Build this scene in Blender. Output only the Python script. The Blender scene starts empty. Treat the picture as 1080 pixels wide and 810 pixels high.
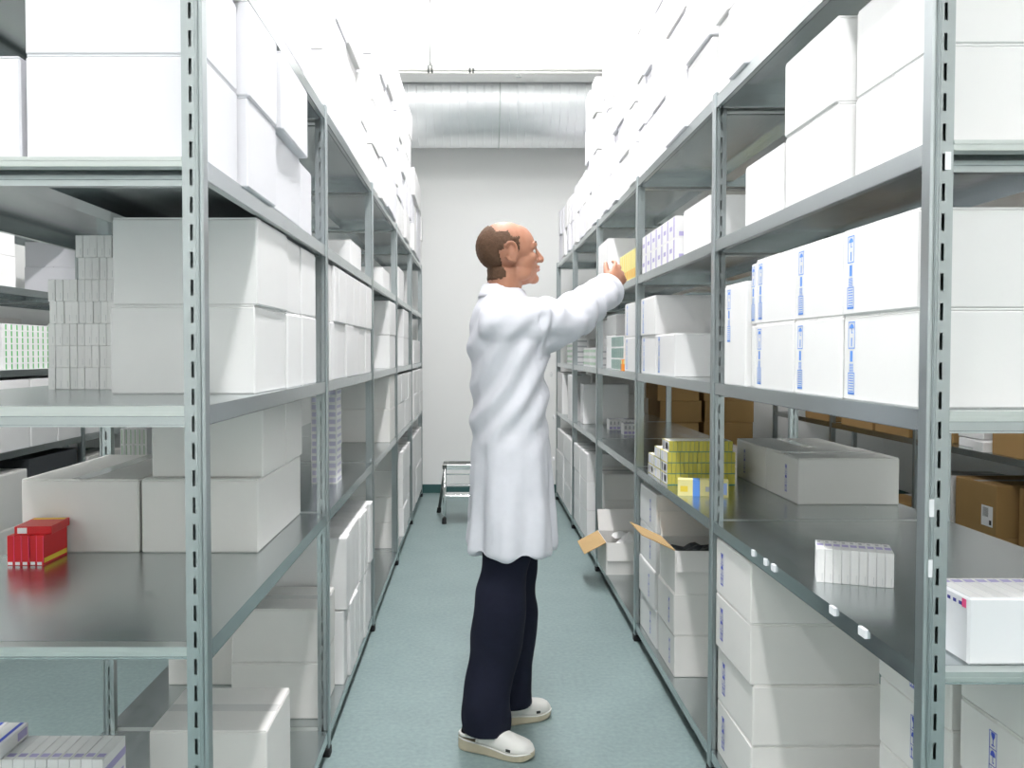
import bpy, bmesh, math, random
from mathutils import Vector, Matrix

random.seed(11)
C = bpy.context.scene.collection
S = bpy.context.scene

# ------------------------------------------------------------------ camera
H = 1.38
cam_d = bpy.data.cameras.new('camera')
cam = bpy.data.objects.new('camera', cam_d)
C.objects.link(cam)
cam.location = (0, 0, H)
cam.rotation_euler = (math.radians(90 - 1.66), 0, 0)
cam_d.sensor_width = 36
cam_d.lens = 896 / 1080 * 36
cam_d.shift_x = 40 / 1080
cam_d.shift_y = -8 / 1080
cam_d.clip_start = 0.05
S.camera = cam

# ------------------------------------------------------------------ world, exposure
w = bpy.data.worlds.new('world')
S.world = w
w.use_nodes = True
w.node_tree.nodes['Background'].inputs[0].default_value = (0.9, 0.95, 1.0, 1)
w.node_tree.nodes['Background'].inputs[1].default_value = 0.0      # windowless room: no sky light
S.view_settings.view_transform = 'Standard'
S.view_settings.look = 'None'
S.view_settings.gamma = 1
S.view_settings.use_curve_mapping = False
S.view_settings.exposure = -0.72

# batten luminaires under the ceiling, all above the picture: (x, y, z, watts); the fixtures themselves, which give the light, are built further down
LAMPS = [(0.12, y_, 4.30, 190) for y_ in (-0.65, 1.55, 3.75, 5.95)] + [(-1.9, y_, 4.30, 110) for y_ in (0.5, 3.2)] + [(2.15, y_, 4.30, 22) for y_ in (0.5, 3.2)]


# ------------------------------------------------------------------ materials
def new_mat(name):
    m = bpy.data.materials.new(name)
    m.use_nodes = True
    n = m.node_tree.nodes
    return m, n, m.node_tree.links, n['Principled BSDF']


def plain(name, col, rough=0.5, metal=0.0, spec=0.5):
    m, n, l, b = new_mat(name)
    b.inputs['Base Color'].default_value = (*col, 1)
    b.inputs['Roughness'].default_value = rough
    b.inputs['Metallic'].default_value = metal
    b.inputs['Specular IOR Level'].default_value = spec
    return m


def paper(name, col, var=0.05, rough=0.62, scuff=0.05, rnd=0.06, bump=0.02, scale=9):
    """Cardboard: soft mottling, fine fibre relief, a slightly different white for each carton."""
    m, n, l, b = new_mat(name)
    tc = n.new('ShaderNodeTexCoord')
    nz = n.new('ShaderNodeTexNoise')
    nz.inputs['Scale'].default_value = scale
    nz.inputs['Detail'].default_value = 5
    l.new(tc.outputs['Object'], nz.inputs['Vector'])
    oi = n.new('ShaderNodeObjectInfo')
    ma = n.new('ShaderNodeMath'); ma.operation = 'MULTIPLY_ADD'
    ma.inputs[1].default_value = rnd
    ma.inputs[2].default_value = 1 - rnd * 0.6
    l.new(oi.outputs['Random'], ma.inputs[0])
    mb = n.new('ShaderNodeMath'); mb.operation = 'MULTIPLY_ADD'
    mb.inputs[1].default_value = var
    mb.inputs[2].default_value = 1 - var / 2
    l.new(nz.outputs['Fac'], mb.inputs[0])
    mm = n.new('ShaderNodeMath'); mm.operation = 'MULTIPLY'
    l.new(ma.outputs[0], mm.inputs[0]); l.new(mb.outputs[0], mm.inputs[1])
    vm = n.new('ShaderNodeVectorMath'); vm.operation = 'SCALE'
    vm.inputs[0].default_value = col
    l.new(mm.outputs[0], vm.inputs['Scale'])
    l.new(vm.outputs[0], b.inputs['Base Color'])
    b.inputs['Roughness'].default_value = rough
    b.inputs['Specular IOR Level'].default_value = 0.35
    n2 = n.new('ShaderNodeTexNoise')
    n2.inputs['Scale'].default_value = 60
    n2.inputs['Detail'].default_value = 3
    l.new(tc.outputs['Object'], n2.inputs['Vector'])
    bp = n.new('ShaderNodeBump')
    bp.inputs['Strength'].default_value = bump
    bp.inputs['Distance'].default_value = 0.01
    l.new(n2.outputs['Fac'], bp.inputs['Height'])
    l.new(bp.outputs[0], b.inputs['Normal'])
    return m


def steel(name, col, rough, streak=(40, 1.5, 40), metal=1.0, dr=0.12, dc=0.12):
    """Galvanised sheet: rolled streaks and cloudy zinc."""
    m, n, l, b = new_mat(name)
    tc = n.new('ShaderNodeTexCoord')
    mp = n.new('ShaderNodeMapping')
    mp.inputs['Scale'].default_value = streak
    l.new(tc.outputs['Object'], mp.inputs[0])
    nz = n.new('ShaderNodeTexNoise')
    nz.inputs['Scale'].default_value = 1.0
    nz.inputs['Detail'].default_value = 5
    l.new(mp.outputs[0], nz.inputs['Vector'])
    n2 = n.new('ShaderNodeTexNoise')
    n2.inputs['Scale'].default_value = 14
    n2.inputs['Detail'].default_value = 3
    l.new(tc.outputs['Object'], n2.inputs['Vector'])
    ad = n.new('ShaderNodeMath'); ad.operation = 'ADD'
    l.new(nz.outputs['Fac'], ad.inputs[0]); l.new(n2.outputs['Fac'], ad.inputs[1])
    mr = n.new('ShaderNodeMapRange')
    mr.inputs[1].default_value = 0.6; mr.inputs[2].default_value = 1.4
    mr.inputs[3].default_value = rough - dr; mr.inputs[4].default_value = rough + dr
    l.new(ad.outputs[0], mr.inputs[0])
    l.new(mr.outputs[0], b.inputs['Roughness'])
    mc = n.new('ShaderNodeMapRange')
    mc.inputs[1].default_value = 0.6; mc.inputs[2].default_value = 1.4
    mc.inputs[3].default_value = 1 - dc; mc.inputs[4].default_value = 1 + dc * 0.5
    l.new(ad.outputs[0], mc.inputs[0])
    vm = n.new('ShaderNodeVectorMath'); vm.operation = 'SCALE'
    vm.inputs[0].default_value = col
    l.new(mc.outputs[0], vm.inputs['Scale'])
    l.new(vm.outputs[0], b.inputs['Base Color'])
    b.inputs['Metallic'].default_value = metal
    return m


def cloth(name, col, rough=0.85, scale=30, var=0.1, bump=0.15):
    m, n, l, b = new_mat(name)
    tc = n.new('ShaderNodeTexCoord')
    nz = n.new('ShaderNodeTexNoise')
    nz.inputs['Scale'].default_value = scale
    nz.inputs['Detail'].default_value = 6
    l.new(tc.outputs['Object'], nz.inputs['Vector'])
    mb = n.new('ShaderNodeMath'); mb.operation = 'MULTIPLY_ADD'
    mb.inputs[1].default_value = var; mb.inputs[2].default_value = 1 - var / 2
    l.new(nz.outputs['Fac'], mb.inputs[0])
    vm = n.new('ShaderNodeVectorMath'); vm.operation = 'SCALE'
    vm.inputs[0].default_value = col
    l.new(mb.outputs[0], vm.inputs['Scale'])
    l.new(vm.outputs[0], b.inputs['Base Color'])
    b.inputs['Roughness'].default_value = rough
    b.inputs['Specular IOR Level'].default_value = 0.2
    n2 = n.new('ShaderNodeTexNoise')
    n2.inputs['Scale'].default_value = 500
    l.new(tc.outputs['Object'], n2.inputs['Vector'])
    bp = n.new('ShaderNodeBump'); bp.inputs['Strength'].default_value = bump; bp.inputs['Distance'].default_value = 0.002
    l.new(n2.outputs['Fac'], bp.inputs['Height']); l.new(bp.outputs[0], b.inputs['Normal'])
    return m


M = {}
M['white_card'] = paper('white_card', (0.80, 0.80, 0.79))
M['cool_card'] = paper('cool_card', (0.78, 0.78, 0.81))
M['warm_card'] = paper('warm_card', (0.76, 0.75, 0.72))
M['brown_card'] = paper('brown_card', (0.36, 0.22, 0.085), var=0.12, rough=0.75, rnd=0.12)
M['brown_edge'] = paper('brown_edge', (0.50, 0.34, 0.16), var=0.15, rough=0.8)
M['dark_case'] = paper('dark_case', (0.05, 0.055, 0.06), rough=0.5)
M['pack_white'] = paper('pack_white', (0.80, 0.80, 0.79), rough=0.45, rnd=0.1, scale=30)
M['pack_yellow'] = paper('pack_yellow', (0.58, 0.52, 0.09), rough=0.4, rnd=0.22, scale=40, var=0.1)
M['pack_cream'] = paper('pack_cream', (0.85, 0.78, 0.35), rough=0.4, rnd=0.1)
M['pack_red'] = paper('pack_red', (0.62, 0.012, 0.018), rough=0.35, rnd=0.15)
M['pack_orange'] = paper('pack_orange', (0.85, 0.28, 0.02), rough=0.4)
M['ink_blue'] = plain('ink_blue', (0.05, 0.09, 0.55), 0.5)
M['ink_lightblue'] = plain('ink_lightblue', (0.11, 0.30, 0.78), 0.5)
M['ink_paleblue'] = plain('ink_paleblue', (0.38, 0.52, 0.85), 0.5)
M['ink_navy'] = plain('ink_navy', (0.03, 0.03, 0.25), 0.5)
M['ink_green'] = plain('ink_green', (0.10, 0.45, 0.12), 0.5)
M['ink_teal'] = plain('ink_teal', (0.08, 0.25, 0.2), 0.5)
M['ink_violet'] = plain('ink_violet', (0.42, 0.38, 0.62), 0.5)
M['ink_pale'] = plain('ink_pale', (0.60, 0.61, 0.61), 0.5)
M['ink_lavender'] = plain('ink_lavender', (0.56, 0.54, 0.66), 0.5)
M['ink_sage'] = plain('ink_sage', (0.36, 0.50, 0.34), 0.5)
M['ink_grey'] = plain('ink_grey', (0.45, 0.46, 0.47), 0.5)
M['ink_pink'] = plain('ink_pink', (0.85, 0.08, 0.25), 0.5)
M['ink_yellow'] = plain('ink_yellow', (0.85, 0.65, 0.06), 0.5)
M['ink_white'] = plain('ink_white', (0.85, 0.85, 0.85), 0.5)
M['ink_black'] = plain('ink_black', (0.02, 0.02, 0.02), 0.5)
M['tape'] = plain('tape', (0.72, 0.72, 0.70), 0.18)
M['shelf_steel'] = steel('shelf_steel', (0.52, 0.565, 0.57), 0.24, streak=(30, 1.2, 30), dr=.035, dc=.04)
M['post_steel'] = steel('post_steel', (0.46, 0.505, 0.51), 0.34, streak=(30, 30, 1.0), dr=.05, dc=.05)
M['beam_steel'] = steel('beam_steel', (0.62, 0.665, 0.65), 0.34, streak=(1.0, 30, 30), dr=.05, dc=.05)
M['duct_steel'] = steel('duct_steel', (0.86, 0.88, 0.89), 0.42, streak=(3, 1, 1), dr=0.04, dc=.04)
M['chrome'] = plain('chrome', (0.82, 0.83, 0.82), 0.18, 1.0)
M['dark_metal'] = plain('dark_metal', (0.16, 0.17, 0.16), 0.35, 0.8)
M['rubber'] = plain('rubber', (0.012, 0.012, 0.013), 0.6)
M['clear_label'] = plain('clear_label', (0.82, 0.84, 0.86), 0.2)
M['foil'] = plain('foil', (0.80, 0.82, 0.84), 0.16)
M['white_paint'] = plain('white_paint', (0.86, 0.86, 0.84), 0.4)
M['pipe_paint'] = plain('pipe_paint', (0.62, 0.62, 0.58), 0.4)
M['lab_coat'] = cloth('lab_coat', (0.72, 0.73, 0.78))
M['trousers'] = cloth('trousers', (0.010, 0.012, 0.025), var=0.5)
M['sock'] = cloth('sock', (0.02, 0.02, 0.025))
M['shirt'] = cloth('shirt', (0.6, 0.63, 0.75))
M['shoe_leather'] = paper('shoe_leather', (0.74, 0.74, 0.70), rough=0.42, scale=40)
M['shoe_sole'] = paper('shoe_sole', (0.55, 0.49, 0.36), rough=0.6, scale=60, var=0.2)
M['eye_white'] = plain('eye_white', (0.8, 0.78, 0.75), 0.2)
M['eye_iris'] = plain('eye_iris', (0.06, 0.035, 0.02), 0.15)
M['lip'] = plain('lip', (0.45, 0.17, 0.13), 0.45)
M['hair'] = cloth('hair', (0.10, 0.055, 0.032), rough=0.6, scale=120, var=0.7, bump=0.6)

m, n, l, b = new_mat('skin')
tc = n.new('ShaderNodeTexCoord'); nz = n.new('ShaderNodeTexNoise'); nz.inputs['Scale'].default_value = 35
l.new(tc.outputs['Object'], nz.inputs['Vector'])
cr = n.new('ShaderNodeValToRGB')
cr.color_ramp.elements[0].color = (0.36, 0.155, 0.09, 1); cr.color_ramp.elements[1].color = (0.46, 0.225, 0.14, 1)
l.new(nz.outputs['Fac'], cr.inputs[0]); l.new(cr.outputs[0], b.inputs['Base Color'])
b.inputs['Roughness'].default_value = 0.5
b.inputs['Subsurface Weight'].default_value = 0.1
b.inputs['Subsurface Radius'].default_value = (0.01, 0.004, 0.002)
M['skin'] = m

m, n, l, b = new_mat('linoleum')
tc = n.new('ShaderNodeTexCoord')
n1 = n.new('ShaderNodeTexNoise'); n1.inputs['Scale'].default_value = 55; n1.inputs['Detail'].default_value = 6
n2 = n.new('ShaderNodeTexNoise'); n2.inputs['Scale'].default_value = 4; n2.inputs['Detail'].default_value = 4
l.new(tc.outputs['Object'], n1.inputs['Vector']); l.new(tc.outputs['Object'], n2.inputs['Vector'])
ad = n.new('ShaderNodeMath'); ad.operation = 'MULTIPLY_ADD'; ad.inputs[1].default_value = 0.5
l.new(n2.outputs['Fac'], ad.inputs[0]); l.new(n1.outputs['Fac'], ad.inputs[2])
cr = n.new('ShaderNodeValToRGB')
cr.color_ramp.elements[0].position = 0.5; cr.color_ramp.elements[0].color = (0.182, 0.252, 0.249, 1)
cr.color_ramp.elements[1].position = 1.0; cr.color_ramp.elements[1].color = (0.245, 0.325, 0.320, 1)
l.new(ad.outputs[0], cr.inputs[0]); l.new(cr.outputs[0], b.inputs['Base Color'])
b.inputs['Roughness'].default_value = 0.42
M['floor'] = m

m, n, l, b = new_mat('wall_paint')
tc = n.new('ShaderNodeTexCoord'); n1 = n.new('ShaderNodeTexNoise'); n1.inputs['Scale'].default_value = 120
l.new(tc.outputs['Object'], n1.inputs['Vector'])
bp = n.new('ShaderNodeBump'); bp.inputs['Strength'].default_value = 0.06; bp.inputs['Distance'].default_value = 0.01
l.new(n1.outputs['Fac'], bp.inputs['Height']); l.new(bp.outputs[0], b.inputs['Normal'])
b.inputs['Base Color'].default_value = (0.85, 0.86, 0.84, 1)
b.inputs['Roughness'].default_value = 0.6
M['wall'] = m
M['baseboard'] = plain('baseboard', (0.035, 0.105, 0.10), 0.4)

def lamp_mat(watts):
    key = 'lamp_%d' % watts
    if key not in M:
        m, n, l, b = new_mat('lamp_diffuser')
        b.inputs['Base Color'].default_value = (.8, .8, .8, 1)
        b.inputs['Emission Color'].default_value = (1.0, 0.975, 0.99, 1)
        b.inputs['Emission Strength'].default_value = watts / (math.pi * 0.41)
        M[key] = m
    return key


# ------------------------------------------------------------------ mesh helpers
class MB:
    def __init__(s):
        s.v = []; s.f = []; s.m = []

    def face(s, pts, mi=0):
        k = len(s.v); s.v += [tuple(p) for p in pts]
        s.f.append(tuple(range(k, k + len(pts)))); s.m.append(mi)

    def box(s, x0, x1, y0, y1, z0, z1, mi=0):
        if x0 > x1: x0, x1 = x1, x0
        if y0 > y1: y0, y1 = y1, y0
        k = len(s.v)
        s.v += [(x0, y0, z0), (x1, y0, z0), (x1, y1, z0), (x0, y1, z0), (x0, y0, z1), (x1, y0, z1), (x1, y1, z1), (x0, y1, z1)]
        for f in ((0, 3, 2, 1), (4, 5, 6, 7), (0, 1, 5, 4), (1, 2, 6, 5), (2, 3, 7, 6), (3, 0, 4, 7)):
            s.f.append(tuple(k + i for i in f)); s.m.append(mi)

    def cbox(s, x0, x1, y0, y1, z0, z1, c=0.003, mi=0):
        """box with chamfered edges"""
        k = len(s.v)
        X = (x0, x1); Y = (y0, y1); Z = (z0, z1)
        sg = (1, -1)
        idx = {}
        for i in (0, 1):
            for j in (0, 1):
                for q in (0, 1):
                    cx, cy, cz = sg[i] * c, sg[j] * c, sg[q] * c
                    for ax in range(3):
                        p = [X[i] + cx, Y[j] + cy, Z[q] + cz]
                        p[ax] = (X[i], Y[j], Z[q])[ax]
                        idx[(i, j, q, ax)] = len(s.v); s.v.append(tuple(p))
        cen = Vector(((x0 + x1) / 2, (y0 + y1) / 2, (z0 + z1) / 2))

        def add(ids):
            p = [Vector(s.v[a]) for a in ids]
            nn = (p[1] - p[0]).cross(p[2] - p[0])
            if nn.dot(sum(p, Vector()) / len(p) - cen) < 0: ids = ids[::-1]
            s.f.append(tuple(ids)); s.m.append(mi)
        for ax in range(3):
            o = [a for a in range(3) if a != ax]
            for e in (0, 1):
                ids = []
                for (a, bb) in ((0, 0), (1, 0), (1, 1), (0, 1)):
                    t = [0, 0, 0]; t[ax] = e; t[o[0]] = a; t[o[1]] = bb
                    ids.append(idx[(*t, ax)])
                add(ids)
        for ax in range(3):          # edges parallel to ax
            o = [a for a in range(3) if a != ax]
            for a in (0, 1):
                for bb in (0, 1):
                    t = [0, 0, 0]; t[o[0]] = a; t[o[1]] = bb
                    t0 = list(t); t0[ax] = 0; t1 = list(t); t1[ax] = 1
                    add([idx[(*t0, o[0])], idx[(*t1, o[0])], idx[(*t1, o[1])], idx[(*t0, o[1])]])
        for i in (0, 1):
            for j in (0, 1):
                for q in (0, 1):
                    add([idx[(i, j, q, 0)], idx[(i, j, q, 1)], idx[(i, j, q, 2)]])

    def tube(s, pts, radii, seg=12, mi=0, cap=True, squash=None):
        """swept round tube through pts"""
        pts = [Vector(p) for p in pts]
        if not hasattr(radii, '__len__'): radii = [radii] * len(pts)
        rings = []
        up = None
        for i, p in enumerate(pts):
            t = (pts[min(i + 1, len(pts) - 1)] - pts[max(i - 1, 0)]).normalized()
            if up is None:
                up = Vector((0, 0, 1)) if abs(t.z) < 0.9 else Vector((0, 1, 0))
            a = (up - t * up.dot(t)).normalized(); up = a
            bb = t.cross(a)
            k = len(s.v); r = radii[i]
            ra, rb = (r if isinstance(r, tuple) else (r, r))
            for q in range(seg):
                th = 2 * math.pi * q / seg
                s.v.append(tuple(p + a * ra * math.cos(th) + bb * rb * math.sin(th)))
            rings.append(k)
        for i in range(len(rings) - 1):
            for q in range(seg):
                q2 = (q + 1) % seg
                s.f.append((rings[i] + q, rings[i] + q2, rings[i + 1] + q2, rings[i + 1] + q)); s.m.append(mi)
        if cap:
            s.f.append(tuple(rings[0] + q for q in range(seg))[::-1]); s.m.append(mi)
            s.f.append(tuple(rings[-1] + q for q in range(seg))); s.m.append(mi)

    def loft(s, rings, mi=0, cap=True):
        ks = []
        for r in rings:
            ks.append(len(s.v)); s.v += [tuple(p) for p in r]
        nn = len(rings[0])
        for i in range(len(ks) - 1):
            for q in range(nn):
                q2 = (q + 1) % nn
                s.f.append((ks[i] + q, ks[i] + q2, ks[i + 1] + q2, ks[i + 1] + q)); s.m.append(mi)
        if cap:
            s.f.append(tuple(ks[0] + q for q in range(nn))[::-1]); s.m.append(mi)
            s.f.append(tuple(ks[-1] + q for q in range(nn))); s.m.append(mi)

    def sphere(s, c, r, seg=14, rin=9, mi=0):
        c = Vector(c)
        if not hasattr(r, '__len__'): r = (r, r, r)
        rings = []
        for i in range(1, rin):
            ph = math.pi * i / rin
            rings.append([(c.x + r[0] * math.sin(ph) * math.cos(2 * math.pi * q / seg), c.y + r[1] * math.sin(ph) * math.sin(2 * math.pi * q / seg), c.z - r[2] * math.cos(ph)) for q in range(seg)])
        s.loft(rings, mi)

    def mesh(s, name, mats, smooth=False):
        me = bpy.data.meshes.new(name)
        me.from_pydata(s.v, [], s.f)
        for mm in mats: me.materials.append(M[mm] if isinstance(mm, str) else mm)
        me.polygons.foreach_set('material_index', s.m)
        if smooth: me.polygons.foreach_set('use_smooth', [True] * len(s.f))
        me.update()
        return me


def link(name, me, parent=None, loc=None, rz=0.0):
    o = bpy.data.objects.new(name, me)
    C.objects.link(o)
    if parent is not None: o.parent = parent
    if loc is not None: o.location = loc
    if rz: o.rotation_euler = (0, 0, rz)
    return o


def tag(o, label, cat, group=None):
    o['label'] = label; o['category'] = cat
    if group: o['group'] = group
    return o


def build(name, mb, mats, parent=None, loc=None, smooth=False, rz=0.0):
    return link(name, mb.mesh(name, mats if isinstance(mats, (list, tuple)) else [mats], smooth), parent, loc, rz)


def struct(name, mb, mats, parent=None):
    o = build(name, mb, mats, parent)
    o['kind'] = 'structure'
    return o


# ------------------------------------------------------------------ room shell
XW0, XW1, YW0, YW1, CEIL = -3.65, 4.0, -2.6, 8.28, 4.75
mb = MB(); mb.box(XW0, XW1, YW0, YW1, -0.06, 0.0); struct('floor', mb, 'floor')
mb = MB(); mb.box(XW0 - .1, XW1 + .1, YW1, YW1 + 0.1, -0.06, CEIL); struct('wall_back', mb, 'wall')
mb = MB(); mb.box(XW0 - .1, XW1 + .1, YW0 - 0.1, YW0, -0.06, CEIL); struct('wall_front', mb, 'wall')
mb = MB(); mb.box(XW0 - .1, XW0, YW0, YW1, -0.06, CEIL); struct('wall_left', mb, 'wall')
mb = MB(); mb.box(XW1, XW1 + .1, YW0, YW1, -0.06, CEIL); struct('wall_right', mb, 'wall')
mb = MB(); mb.box(XW0 - .1, XW1 + .1, YW0 - .1, YW1 + .1, CEIL, CEIL + 0.1); struct('ceiling', mb, 'wall')
mb = MB(); mb.box(XW0, XW1, 7.0, 7.24, 3.655, CEIL); struct('trim_1', mb, 'wall')      # concrete downstand beam
for nm, bx_ in (('baseboard_back', (XW0, XW1, YW1 - 0.014, YW1, 0, 0.085)), ('baseboard_left', (XW0, XW0 + 0.014, YW0, YW1 - 0.014, 0, 0.085)), ('baseboard_right', (XW1 - 0.014, XW1, YW0, YW1 - 0.014, 0, 0.085))):
    mb = MB(); mb.cbox(*bx_, c=0.004); struct(nm, mb, 'baseboard')

# ------------------------------------------------------------------ luminaires
mbh = MB()
mbh.box(-0.11, 0.11, -0.75, 0.75, 0.06, 0.10)
mbr = MB(); mbr.tube([(0, -.6, .1), (0, -.6, CEIL - 4.30)], .006, 8); mbr.tube([(0, .6, .1), (0, .6, CEIL - 4.30)], .006, 8)
rod_me = mbr.mesh('suspension_rods', ['white_paint'])
mbh.box(-0.1, 0.1, -0.75, -0.73, -0.03, 0.06); mbh.box(-0.1, 0.1, 0.73, 0.75, -0.03, 0.06)
hous_me = mbh.mesh('housing', ['white_paint'])
def diffuser_mesh(watts):
    mbt = MB()
    ring = lambda y: [(.09 * math.cos(a), y, .06 + .09 * math.sin(a)) for a in [math.pi + math.pi * i / 12 for i in range(13)]]
    mbt.loft([ring(-.725), ring(.725)])
    return mbt.mesh('diffuser', [lamp_mat(watts)])
aisle_nm = {0.12: 'over the aisle where the man stands', -1.9: 'over the aisle behind the rack at his back', 2.15: 'over the aisle with the brown cartons'}
for i, (lx, ly, LAMP_Z, le) in enumerate(LAMPS):
    t = link('ceiling_luminaire_offscreen', None, loc=(lx, ly, LAMP_Z))
    tag(t, 'long white fluorescent ceiling luminaire ' + aisle_nm[lx], 'ceiling light', 'luminaires ' + aisle_nm[lx])
    link('housing', hous_me, t); link('diffuser_offscreen', diffuser_mesh(le), t)
    link('suspension_rods', rod_me, t)

# ------------------------------------------------------------------ ventilation duct, pipe
mb = MB()
rings = []
x = XW0; DR = 0.40
k = 0
xs = []
while x < XW1:
    xs += [(x, DR), (x + 0.058, DR), (x + 0.061, DR + 0.0025), (x + 0.066, DR + 0.0025), (x + 0.069, DR)]
    x += 0.072
seg = 112
for (xx, rr) in [(min(a_, XW1), b_) for a_, b_ in xs if a_ < XW1 + .05]:
    rings.append([(xx, 7.68 + rr * math.cos(2 * math.pi * q / seg), 3.62 + rr * math.sin(2 * math.pi * q / seg)) for q in range(seg)])
mb.loft(rings)
duct = link('ventilation_duct', None, loc=(0, 0, 0))
tag(duct, 'large round spiral-seam sheet metal ventilation duct under the ceiling beam', 'duct')
build('duct_shell', mb, 'duct_steel', duct)
for hx in (-1.9, 0.22, 2.2):
    mb = MB()
    pts = [(hx, 7.68 + (DR + .008) * math.cos(a), 3.62 + (DR + .008) * math.sin(a)) for a in [math.radians(180 + 180 * i / 20) for i in range(21)]]
    for p, q in zip(pts[:-1], pts[1:]):
        mb.tube([p, q], 0.006, 6)
    mb.tube([pts[0], (hx, pts[0][1], CEIL)], 0.005, 6); mb.tube([pts[-1], (hx, pts[-1][1], CEIL)], 0.005, 6)
    build('hanger_strap', mb, 'beam_steel', duct)

pipe = link('sprinkler_pipe', None, loc=(0, 0, 0))
tag(pipe, 'thin pale pipe slung on a rod in front of the ceiling beam', 'pipe')
PZ, PY = 3.66, 6.92
mb = MB(); mb.tube([(-3.6, PY, PZ), (3.9, PY, PZ)], 0.022, 14); build('pipe_run', mb, 'pipe_paint', pipe, smooth=True)
for px_, rod in ((-0.353, True), (-0.02, False), (1.75, True), (-2.3, True)):
    mb = MB()
    mb.tube([(px_ - 0.022, PY, PZ), (px_ - 0.006, PY, PZ)], 0.034, 12); mb.tube([(px_ + 0.006, PY, PZ), (px_ + 0.022, PY, PZ)], 0.034, 12)
    mb.box(px_ - 0.01, px_ + 0.01, PY - 0.012, PY + 0.012, PZ + 0.02, PZ + 0.05)
    cl = build('pipe_clamp', mb, 'dark_metal', pipe)
    if rod:
        mb = MB(); mb.tube([(px_, PY, PZ + 0.05), (px_, PY, CEIL)], 0.008, 8); build('hanger_rod', mb, 'dark_metal', pipe)
mb = MB(); mb.tube([(0.36, PY, PZ), (0.36, PY, PZ - 0.06)], 0.008, 8); mb.tube([(0.36, PY, PZ - .06), (0.36, PY, PZ - .066)], 0.022, 10)
build('sprinkler_head', mb, 'chrome', pipe)

# ------------------------------------------------------------------ shelving racks
LV = [0.09, 0.835, 1.28, 1.735, 2.19]
LVN = ['bottom shelf', 'second shelf', 'third shelf', 'fourth shelf', 'top shelf']
LIP = 0.037
D = 0.77
TOP = 2.205
POSTS = {}


def post_mesh(s):
    """slotted upright; local x = depth from the aisle face times s, y along the rack"""
    if s in POSTS: return POSTS[s]
    m_ = MB()
    bx = lambda a, b_, y0, y1, z0, z1, mi=0: m_.box(s * a, s * b_, y0, y1, z0, z1, mi)
    z0, z1 = 0.012, TOP
    # rounded aisle bead
    m_.cbox(min(0, s * .0085), max(0, s * .0085), -0.016, 0.016, z0, z1, c=0.003)
    bx(.0085, .0110, -.0125, -.0095, z0, z1)
    bx(.0085, .0110, .0095, .0125, z0, z1)
    for ys in (-1, 1):
        ya, yb = ys * .0140, ys * .0120
        bx(.0110, .0195, ya, yb, z0, z1)
        bx(.0145, .0165, ys * .0152, ys * .0140, z0, z1)          # rolled rib
        bx(.0250, .0360, ya, yb, z0, z1)
        z = z0
        while z < z1 - 0.01:
            bx(.0195, .0250, ya, yb, z, min(z + 0.021, z1)); z += 0.05
    bx(.0360, .0385, -.0140, .0140, z0, z1)
    bx(.0110, .0360, -.0015, .0015, z0, z1)
    POSTS[s] = m_.mesh('post', ['post_steel'])
    return POSTS[s]


foot_cache = {}


def foot_mesh(s):
    if s not in foot_cache:
        m_ = MB(); m_.cbox(min(-s * .003, s * .041), max(-s * .003, s * .041), -0.019, 0.019, 0, 0.03, c=0.003)
        foot_cache[s] = m_.mesh('foot', ['rubber'])
    return foot_cache[s]


shelf_cache = {}


def shelf_mesh(s, L):
    key = (s, round(L, 3))
    if key in shelf_cache: return shelf_cache[key]
    m_ = MB()
    e = 0.0165
    bx = lambda a, b_, y0, y1, z0, z1, mi=0: m_.box(s * a, s * b_, y0, y1, z0, z1, mi)
    bx(.004, D - .004, e, L - e, -0.0015, 0.0)                        # deck, top at z = 0
    # front and back lips: outer face, inward return, stiffening lower fold
    for a, q in ((.004, 1), (D - .004, -1)):
        bx(a, a + q * .0018, e, L - e, -LIP, -0.0015)
        bx(a, a + q * .016, e, L - e, -LIP, -LIP + .0018)
        bx(a + q * .0142, a + q * .016, e, L - e, -LIP, -LIP + .012)
    for ya, q in ((e + .028, 1), (L - e - .028, -1)):                 # folded end channels under the deck
        bx(.021, D - .021, ya, ya + q * .0018, -.043, -.0015)
        bx(.021, D - .021, ya - q * .006, ya, -.030, -.023)
        bx(.021, D - .021, ya - q * .006, ya + q * .012, -.043, -.0395)
    shelf_cache[key] = m_.mesh('shelf', ['shelf_steel'])
    return shelf_cache[key]


stiff_cache = {}


def stiff_mesh(L):
    key = round(L, 3)
    if key not in stiff_cache:
        m_ = MB(); e = 0.062
        m_.box(-.035, -.033, e, L - e, -.030, -.0016); m_.box(.033, .035, e, L - e, -.030, -.0016)
        m_.box(-.033, .033, e, L - e, -.030, -.0282)
        m_.box(-.050, -.035, e, L - e, -.0032, -.0016); m_.box(.035, .050, e, L - e, -.0032, -.0016)
        stiff_cache[key] = m_.mesh('stiffener', ['shelf_steel'])
    return stiff_cache[key]


beam_cache = {}


def beam_mesh(s, end=False):
    """cross member of a frame; at the open rack end only its slim capping shows, the shelf's own end fold sits behind it"""
    key = (s, end)
    if key not in beam_cache:
        m_ = MB(); a, b_ = .0385, D - .0385
        bx = lambda y0, y1, z0, z1: m_.box(s * a, s * b_, y0, y1, z0, z1)
        bx(-.0155, .0155, -.0075, -.0005)
        bx(-.0140, .0155, -.0105, -.0075)
        bx(-.0155, .0155, -.0180, -.0105)
        if not end:
            bx(-.010, .010, -.046, -.018)
            bx(-.0155, .0155, -.030, -.020)
            bx(-.0155, .0155, -.046, -.037)
        beam_cache[key] = m_.mesh('cross_beam', ['beam_steel'])
    return beam_cache[key]


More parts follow.
